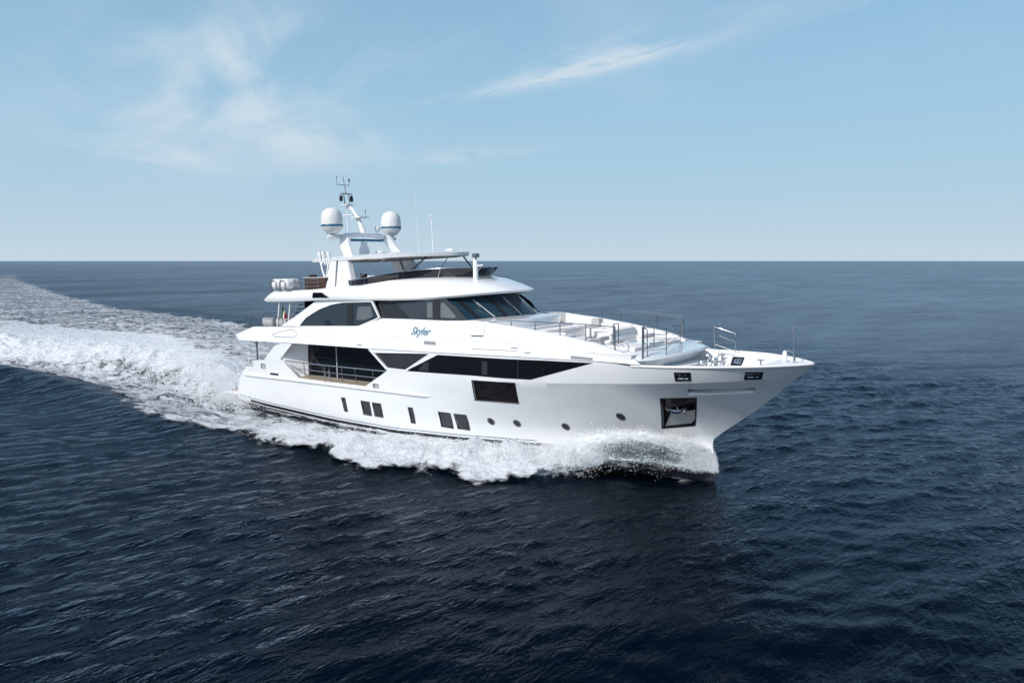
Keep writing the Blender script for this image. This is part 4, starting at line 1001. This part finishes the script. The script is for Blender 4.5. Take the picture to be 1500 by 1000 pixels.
# water = dark scattering body under a Fresnel-weighted mirror
out = n.nodes['Material Output']; df = n.nodes.new('ShaderNodeBsdfDiffuse'); df.inputs['Color'].default_value = (.0003, .0026, .0066, 1); L(b3.outputs[0], df.inputs['Normal'])
gl = n.nodes.new('ShaderNodeBsdfGlossy'); gl.inputs['Color'].default_value = (.60, .68, .80, 1); gl.inputs['Roughness'].default_value = .09; L(b3.outputs[0], gl.inputs['Normal'])
fr = n.nodes.new('ShaderNodeFresnel'); fr.inputs['IOR'].default_value = 1.333; L(b3.outputs[0], fr.inputs['Normal'])
ff = n.nodes.new('ShaderNodeMath'); ff.operation = 'MINIMUM'; L(mth('MULTIPLY', mth('POWER', fr.outputs[0], 1.28), 1.22), ff.inputs[0]); ff.inputs[1].default_value = .62
mx = n.nodes.new('ShaderNodeMixShader'); L(ff.outputs[0], mx.inputs[0]); L(df.outputs[0], mx.inputs[1]); L(gl.outputs[0], mx.inputs[2]); L(mx.outputs[0], out.inputs[0]); n.nodes.remove(pb)
sea = gridobj('sea', axis(-32, 56, .17, 30000, 1.065), axis(-24, 34, .17, 30000, 1.065), W, sea_z)
tag(sea, kind='structure')

# ------------------------------------------------------------------ foam
def vnoise(x, y, seed):
    xi, yi = np.floor(x).astype(np.int64), np.floor(y).astype(np.int64); fx, fy = x - xi, y - yi
    fx, fy = fx * fx * fx * (fx * (fx * 6 - 15) + 10), fy * fy * fy * (fy * (fy * 6 - 15) + 10)
    def h(a, b):
        v = (a * 374761393 + b * 668265263 + seed * 974711) & 0xffffffff; v = ((v ^ (v >> 13)) * 1274126177) & 0xffffffff
        return ((v ^ (v >> 16)) & 0xffff) / 65535.0
    return (h(xi, yi) * (1 - fx) + h(xi + 1, yi) * fx) * (1 - fy) + (h(xi, yi + 1) * (1 - fx) + h(xi + 1, yi + 1) * fx) * fy
def fbm(x, y, seed, oct=5, gain=.55, billow=False):
    s = np.zeros(x.shape); a = 1.0; tot = 0
    for o in range(oct):
        v = vnoise(x * 2 ** o + 17 * o, y * 2 ** o - 9 * o, seed + o); v = np.abs(v * 2 - 1) if billow else v
        s += a * v; tot += a; a *= gain
    return s / tot
SKIRT = [(28.2, .4), (28.0, -1.6), (27.6, -3.4), (27.0, -4.8), (25.5, -5.7), (24.3, -6.6), (23.0, -6.5), (21.8, -6.8), (20.7, -7.4), (19.8, -7.9), (18.6, -8.0), (16.9, -7.9), (15.7, -7.8), (13.5, -8.0), (9, -8.5), (5.1, -9.2), (2, -9.3), (-1.5, -8.3), (-4, -6.5), (-3, 3.2), (20, 2), (27, .5)]
PSKIRT = [(28.2, -.4), (27.7, 2.7), (24.5, 5.8), (20, 7.4), (13.5, 8.6), (5, 11), (-5, 15), (-6, -1), (20, -2), (31, -.5)]
BANKP = [(4, -3.0), (3, -4.0), (-1, -3.4), (-5.5, -3.0), (-15.9, -2.6), (-22, -3.6), (-32.3, -6.3), (-60, -12), (-120, -18), (-120, 8), (-60, 12), (-39, 14), (-25, 9), (-12, 6), (0, 4.5)]
TROUGH = [(-1, -9.1), (-6, -7.6), (-14, -6.7), (-24, -7.0), (-34, -8.0), (-60, -13), (-60, -4), (-20, -1), (0, -2)]
WIDE = [(4, 3), (-5, 13), (-20, 19), (-52, 29.5), (-64, 31), (-98, 33.5), (-171, 50), (-362, 101), (-520, 150), (-520, 40), (-300, 5), (-120, -12), (-50, -8), (-20, -3), (0, -3)]
def foam_d(x, y):
    wob = (fbm(x * .9, y * .9, 40, 4) - .5)
    wob2 = (fbm(x * .25, y * .25, 60, 3) - .5)
    dens_ = np.zeros(x.shape)
    a = sst(pmask(x, y, SKIRT) + wob * 1.6, -.75, .35); k = np.interp(x, [-4, 3, 9, 14, 18, 40], [.55, .58, .68, .88, 1.05, 1.1])
    k = k - .16 * sst(-np.abs(y + 4.2), -1.6, -.2) * (x < 14) 
    dens_ = np.maximum(dens_, a * k)
    # thin, streaky water right against the topsides
    hw = np.interp(x, [0, 8, 14, 20, 24, 31], [3.5, 3.6, 3.6, 3.0, 2.0, .3])
    dens_ *= 1 - .55 * sst(-np.abs(np.abs(y) - hw - .25), -.55, 0) * (x > 1) * (x < 16)
    b = sst(pmask(x, y, PSKIRT) + wob * 1.5, -.25, .75); dens_ = np.maximum(dens_, b * np.interp(x, [-5, 10, 40], [.6, .9, 1]))
    b = sst(pmask(x, y, TROUGH) + wob * 1.3, -.3, .6); dens_ = np.maximum(dens_, b * (.56 + .3 * wob2))
    b = sst(pmask(x, y, WIDE) + wob * 2 * np.clip(-x / 40, .5, 3), -.3, 2.0); e = pmask(x, y, WIDE)
    kw = np.interp(-x, [-5, 20, 60, 150, 350, 520], [.70, .58, .50, .46, .40, .25]) + .10 * np.exp(-(e / 4) ** 2) + .30 * wob2
    dens_ = np.maximum(dens_, b * kw)
    b = sst(pmask(x, y, BANKP) + wob * 2.2, -.4, 1.6); kb = np.interp(-x, [-5, 0, 35, 60, 120], [.95, 1.05, .95, .75, .5])
    dens_ = np.maximum(dens_, b * (kb + .12 * wob))
    return dens_
def foam_z(x, y, sp):
    z = sea_z(x, y, sp); d = foam_d(x, y)
    db, _, _ = pdist(x, y, BANK)
    bank = sst(-x, -4, 2) * np.exp(-(db / 3.4) ** 2) * np.exp(-np.clip(-x - 45, 0, None) / 40)
    ds, _, _ = pdist(x, y, [(29, -1.9), (26, -3.9), (23, -5.0), (19.5, -6.2), (15, -6.9), (10, -7.4)])
    dp, _, _ = pdist(x, y, [(29, 1.9), (26, 3.9), (23, 5.0), (19.5, 6.2), (15, 6.9), (10, 7.4)])
    side = np.exp(-(ds / 1.15) ** 2) * np.interp(x, [8, 16, 24, 28, 30], [.3, .9, 2.0, 1.6, .2]) + np.exp(-(dp / 1.15) ** 2) * np.interp(x, [8, 16, 24, 28, 30], [.25, .55, 1, .8, .3])
    bil = 1 - fbm(x * .42, y * .55, 5, 6, .58, True)
    fine = 1 - fbm(x * 1.9, y * 2.3, 25, 4, .62, True)
    z = z + .03 + d * (.05 + np.interp(x, [4, 12, 40], [.10, .30, .34]) * (fine - .5)) + bank * ((bil - .42) * 1.55) + side * (.28 + .9 * (bil - .55)) + (1 - bank) * d * .28 * (bil - .6) * sst(-x, -2, 8)
    return np.where(d > .03, z, z - .06)
FM = bpy.data.materials.new('foam'); FM.use_nodes = True; n = FM.node_tree; L = n.links.new; pb = n.nodes['Principled BSDF']; out = n.nodes['Material Output']
pb.inputs['Base Color'].default_value = (.68, .71, .74, 1); pb.inputs['Roughness'].default_value = .75
pb.inputs['Subsurface Weight'].default_value = 0
gm = n.nodes.new('ShaderNodeNewGeometry')
at_ = n.nodes.new('ShaderNodeAttribute'); at_.attribute_name = 'foam'
c1_ = nz(mapped((.62, 1.15, 1)), 1.25, 8, .68, .8)
c2_ = nz(mapped((.35, 1.3, 1), .12), 4.5, 5, .65, .5)
v = mth('ADD', mth('MULTIPLY', c1_, .72), mth('MULTIPLY', c2_, .28))
# density 0..1 -> threshold on the noise
t_ = mth('SUBTRACT', mth('ADD', mth('MULTIPLY', mth('SUBTRACT', v, .5), 1.5), mth('MULTIPLY', at_.outputs['Fac'], .62)), .31)
mr = n.nodes.new('ShaderNodeMapRange'); mr.interpolation_type = 'SMOOTHSTEP'; L(t_, mr.inputs['Value']); mr.inputs['From Min'].default_value = -.16; mr.inputs['From Max'].default_value = .20
tr_ = n.nodes.new('ShaderNodeBsdfTransparent'); mx = n.nodes.new('ShaderNodeMixShader'); L(mr.outputs[0], mx.inputs[0]); L(tr_.outputs[0], mx.inputs[1]); L(pb.outputs[0], mx.inputs[2]); L(mx.outputs[0], out.inputs[0])
bb = n.nodes.new('ShaderNodeBump'); bb.inputs['Distance'].default_value = .17; bb.inputs['Strength'].default_value = 1.0; L(nz(mapped((.8, 1, 1)), 5, 7, .7, .6), bb.inputs['Height']); L(bb.outputs[0], pb.inputs['Normal'])
def ax2(lo, hi, step, end, g, both=False):
    c = list(np.arange(lo, hi + 1e-6, step)); s = step; x = c[0]; dn = []
    while x > end: s *= g; x -= s; dn.append(x)
    return np.array(dn[::-1] + c)
FX = ax2(-34, 32.3, .11, -520, 1.018)
fy = list(np.arange(-10.6, 12, .11)); s_ = .11
while fy[-1] < 150: s_ *= 1.03; fy.append(fy[-1] + s_)
s_ = .11; lo_ = []
y_ = fy[0]
while y_ > -22: s_ *= 1.05; y_ -= s_; lo_.append(y_)
FY = np.array(lo_[::-1] + fy)
foam = gridobj('wake_foam', FX, FY, FM, foam_z, .02, foam_d)
tag(foam, 'white churned foam of the wake trailing along the yacht and away behind its stern', 'foam', kind='stuff')

# ------------------------------------------------------------------ spray thrown up by the bow
def spraymat(name, col):
    m = bpy.data.materials.new(name); m.use_nodes = True; q = m.node_tree; q.nodes.clear(); o = q.nodes.new('ShaderNodeOutputMaterial')
    a = q.nodes.new('ShaderNodeBsdfDiffuse'); b = q.nodes.new('ShaderNodeBsdfTranslucent'); c = q.nodes.new('ShaderNodeAddShader')
    a.inputs[0].default_value = (*[v * .80 for v in col], 1); b.inputs[0].default_value = (*[v * .42 for v in col], 1); q.links.new(a.outputs[0], c.inputs[0]); q.links.new(b.outputs[0], c.inputs[1]); q.links.new(c.outputs[0], o.inputs[0]); return m, q, a, b, c, o
DM = spraymat('spray_white', (.95, .96, .97))[0]
def droplets(name, P, r, m):
    N = len(P); tet = np.array([(0, 0, 1.0), (.94, 0, -.33), (-.47, .82, -.33), (-.47, -.82, -.33)])
    a = rng.uniform(0, 6.28, N); b = rng.uniform(-1, 1, N); c, s = np.cos(a), np.sin(a)
    V = tet[None] * r[:, None, None] * rng.uniform(.6, 1.5, (N, 1, 3))
    x = V[..., 0] * c[:, None] - V[..., 1] * s[:, None]; y = V[..., 0] * s[:, None] + V[..., 1] * c[:, None]; V[..., 0] = x; V[..., 1] = y
    cc, ss = np.cos(b * 3), np.sin(b * 3); x = V[..., 0] * cc[:, None] - V[..., 2] * ss[:, None]; z = V[..., 0] * ss[:, None] + V[..., 2] * cc[:, None]; V[..., 0] = x; V[..., 2] = z
    co = (V + P[:, None]).reshape(-1, 3); q = (np.array([(0, 1, 2), (0, 2, 3), (0, 3, 1), (1, 3, 2)])[None] + 4 * np.arange(N)[:, None, None]).reshape(-1, 3)
    me = bpy.data.meshes.new(name); me.vertices.add(len(co)); me.vertices.foreach_set('co', co.reshape(-1).astype(np.float32))
    me.loops.add(q.size); me.loops.foreach_set('vertex_index', q.reshape(-1).astype(np.int32)); me.polygons.add(len(q))
    me.polygons.foreach_set('loop_start', np.arange(0, q.size, 3, dtype=np.int32)); me.polygons.foreach_set('loop_total', np.full(len(q), 3, np.int32)); me.update(calc_edges=True)
    me.materials.append(m); return link(name, me)
TOPR = [(31.62, .0, .85), (31.15, .36, 1.25), (30.5, 1.05, 1.52), (29.2, 1.85, 1.72), (27.8, 2.62, 1.55), (26.4, 3.15, 1.05), (24.8, 3.55, .62), (22.6, 3.9, .32)]
LIPR = [(31.8, .03, .20), (31.2, .50, .27), (30.5, 1.1, .38), (29.4, 1.85, .54), (28.3, 2.7, .60), (27.3, 3.6, .42), (26.2, 4.5, .05), (24.6, 5.5, .0)]
TC, LC = np.array([p[:] for p in cr(TOPR, 14)]), np.array([p[:] for p in cr(LIPR, 14)])
def hy2(P): return np.array([hull_y(a, b) for a, b in zip(P[:, 0], P[:, 2])])
def surf(u, v):
    """u from the stem aft, v from the crest of the spray down to its outer lip"""
    i = u * (len(TC) - 1); k = np.clip(i.astype(int), 0, len(TC) - 2); f = (i - k)[:, None]
    a = TC[k] * (1 - f) + TC[k + 1] * f; b = LC[k] * (1 - f) + LC[k + 1] * f
    p = a * (1 - v)[:, None] + b * v[:, None]; bulge = np.sin(np.pi * v) * .42 * np.clip(u * 2.2, .15, 1)
    p[:, 1] += bulge * .55; p[:, 2] += bulge * .5; return p
def teal(u, v): return np.exp(-(np.clip(np.abs(u - .42) - .06, 0, 9) / .13) ** 2 - (np.clip(np.abs(v - .62) - .12, 0, 9) / .17) ** 2)
def plume(N, s):
    u = rng.beta(1.25, 1.15, N); v = rng.uniform(0, 1, N) ** 1.25
    # ragged crest: tongues thrown higher than the rest
    tong = fbm(u * 22, np.zeros(N) + 3.3, 71, 4); v = v - (tong > .55) * rng.exponential(.10, N)
    kp = rng.random(N) > .975 * teal(u, v); u, v = u[kp], v[kp]; N = len(u)
    p = surf(u, v); sp_ = (.03 + .20 * u + .10 * (1 - np.clip(v, 0, 1)) * u)
    p += rng.normal(0, 1, (N, 3)) * (sp_ * np.array([[1.2], [.9], [.8]])).T
    out = np.clip(v - .9, 0, 1) * 10 * (u > .35)                  # shreds falling off the lip
    kp = (out < .05) | (rng.random(N) < .25); p, out = p[kp], out[kp]; N = len(p)
    p[:, 2] -= out * rng.uniform(0, .6, N); p[:, 1] += out * rng.uniform(-.3, .35, N)
    p = p[(p[:, 2] > -.15)]; p = p[p[:, 1] > hy2(p) + .02]; p[:, 1] *= s; return p
P1 = plume(150000, -1); P2 = plume(30000, 1)
PP = np.concatenate([P1, P2]); r_ = .007 + .016 * rng.random(len(PP)) ** 3
spray = droplets('bow_spray', PP, r_, DM); tag(spray, 'white spray and droplets flung up around the bow of the yacht', 'spray', kind='stuff')
# the unbroken sheets of water peeling off the stem under the spray
SM, n, da_, dt_, dm_, out = spraymat('water_sheet', (.86, .92, .93)); L = n.links.new
gm = n.nodes.new('ShaderNodeNewGeometry'); at_ = n.nodes.new('ShaderNodeAttribute'); at_.attribute_name = 'foam'
c1_ = nz(mapped((.8, 1.6, 2.2), .0), 2.2, 8, .7, .9)
t_ = mth('SUBTRACT', mth('ADD', mth('MULTIPLY', mth('SUBTRACT', c1_, .5), 1.6), at_.outputs['Fac']), .5)
c2_ = nz(mapped((.5, 1.6, 3.0), .0), 3.5, 6, .65, .6)
cm = n.nodes.new('ShaderNodeMapRange'); L(mth('ADD', t_, mth('MULTIPLY', mth('SUBTRACT', c2_, .5), .8)), cm.inputs['Value']); cm.inputs['From Min'].default_value = -.12; cm.inputs['From Max'].default_value = .30
for q_, cl, cd in ((da_, (.80, .84, .85, 1), (.16, .20, .21, 1)), (dt_, (.36, .38, .39, 1), (.08, .10, .105, 1))):
    mc_ = n.nodes.new('ShaderNodeMixRGB'); L(cm.outputs[0], mc_.inputs[0]); mc_.inputs[1].default_value = cd; mc_.inputs[2].default_value = cl; L(mc_.outputs[0], q_.inputs[0])
mr = n.nodes.new('ShaderNodeMapRange'); mr.interpolation_type = 'SMOOTHSTEP'; L(t_, mr.inputs['Value']); mr.inputs['From Min'].default_value = -.75; mr.inputs['From Max'].default_value = -.35
tr_ = n.nodes.new('ShaderNodeBsdfTransparent'); mx = n.nodes.new('ShaderNodeMixShader'); L(mr.outputs[0], mx.inputs[0]); L(tr_.outputs[0], mx.inputs[1]); L(dm_.outputs[0], mx.inputs[2]); L(mx.outputs[0], out.inputs[0])
bb = n.nodes.new('ShaderNodeBump'); bb.inputs['Distance'].default_value = .08; bb.inputs['Strength'].default_value = .7; L(nz(mapped((1, 1.5, 2)), 6, 6, .7, .6), bb.inputs['Height']); L(bb.outputs[0], da_.inputs['Normal'])
def sheet(s, off, name):
    nu, nv = 120, 40; U, V_ = np.meshgrid(np.linspace(0, 1, nu), np.linspace(-.03, 1, nv), indexing='ij'); u, v = U.ravel(), V_.ravel()
    p = surf(u, v); nse = fbm(u * 26 + off * 9, v * 7, 33, 5) - .5; p[:, 1] += off + nse * .55 * np.clip(u * 2, .1, 1); p[:, 2] += nse * .40 * np.clip(u * 2, .1, 1) - off * .3
    p[:, 1] = np.maximum(p[:, 1], hy2(p) + .02); p[:, 1] *= s
    at = np.clip(1.0 - 1.0 * teal(u, v) - .9 * sst(v, .9, 1.0) * (u < .6), -.3, 1.1)
    fs = [(i * nv + k, i * nv + k + 1, (i + 1) * nv + k + 1, (i + 1) * nv + k) for i in range(nu - 1) for k in range(nv - 1)]
    o = make(name, p, fs, SM, None, 180); a = o.data.attributes.new('foam', 'FLOAT', 'POINT'); a.data.foreach_set('value', at.astype(np.float32)); o.parent = spray; return o
for s in (-1, 1):
    for off in (0, -.12): sheet(s, off, 'water_sheet')
# mist of fine drops over the side wash and the stern wash
def mist(N, line, w, h, xr, rr):
    i = rng.integers(0, len(line) - 1, N); t = rng.random(N); Lp = np.array(line)
    p = Lp[i] * (1 - t)[:, None] + Lp[i + 1] * t[:, None]; p = p + rng.normal(0, w, (N, 2)) * .6
    z = foam_z(p[:, 0], p[:, 1], np.full(N, .2)); z = z + rng.exponential(h, N) * (.4 + 1.2 * fbm(p[:, 0] * .8, p[:, 1] * .8, 90, 3))
    return np.stack([p[:, 0], p[:, 1], z], -1)
a_ = mist(26000, [(27.5, -3.7), (26, -4.6), (24, -5.4), (21.5, -5.9), (19.5, -6.8), (16, -7.2), (12, -7.7)], .45, .12, 0, 0)
b3_ = mist(42000, [(3, -3.9), (0, -2.8), (-5, -1.4), (-12, -.6)], 1.5, .30, 0, 0)
b__ = mist(30000, [(2, -3.4), (-3, -2.2), (-8, -1.2), (-16, .2), (-26, -.6), (-38, -2.8)], 2.0, .17, 0, 0)
Q = np.concatenate([a_, b__, b3_]); rr = np.concatenate([.010 + .016 * rng.random(len(a_)) ** 2, .018 + .03 * rng.random(len(b__)) ** 2, .010 + .016 * rng.random(len(b3_)) ** 2])
ms = droplets('wash_spray', Q, rr, DM); tag(ms, 'fine white droplets above the foam beside and behind the hull', 'spray', kind='stuff')
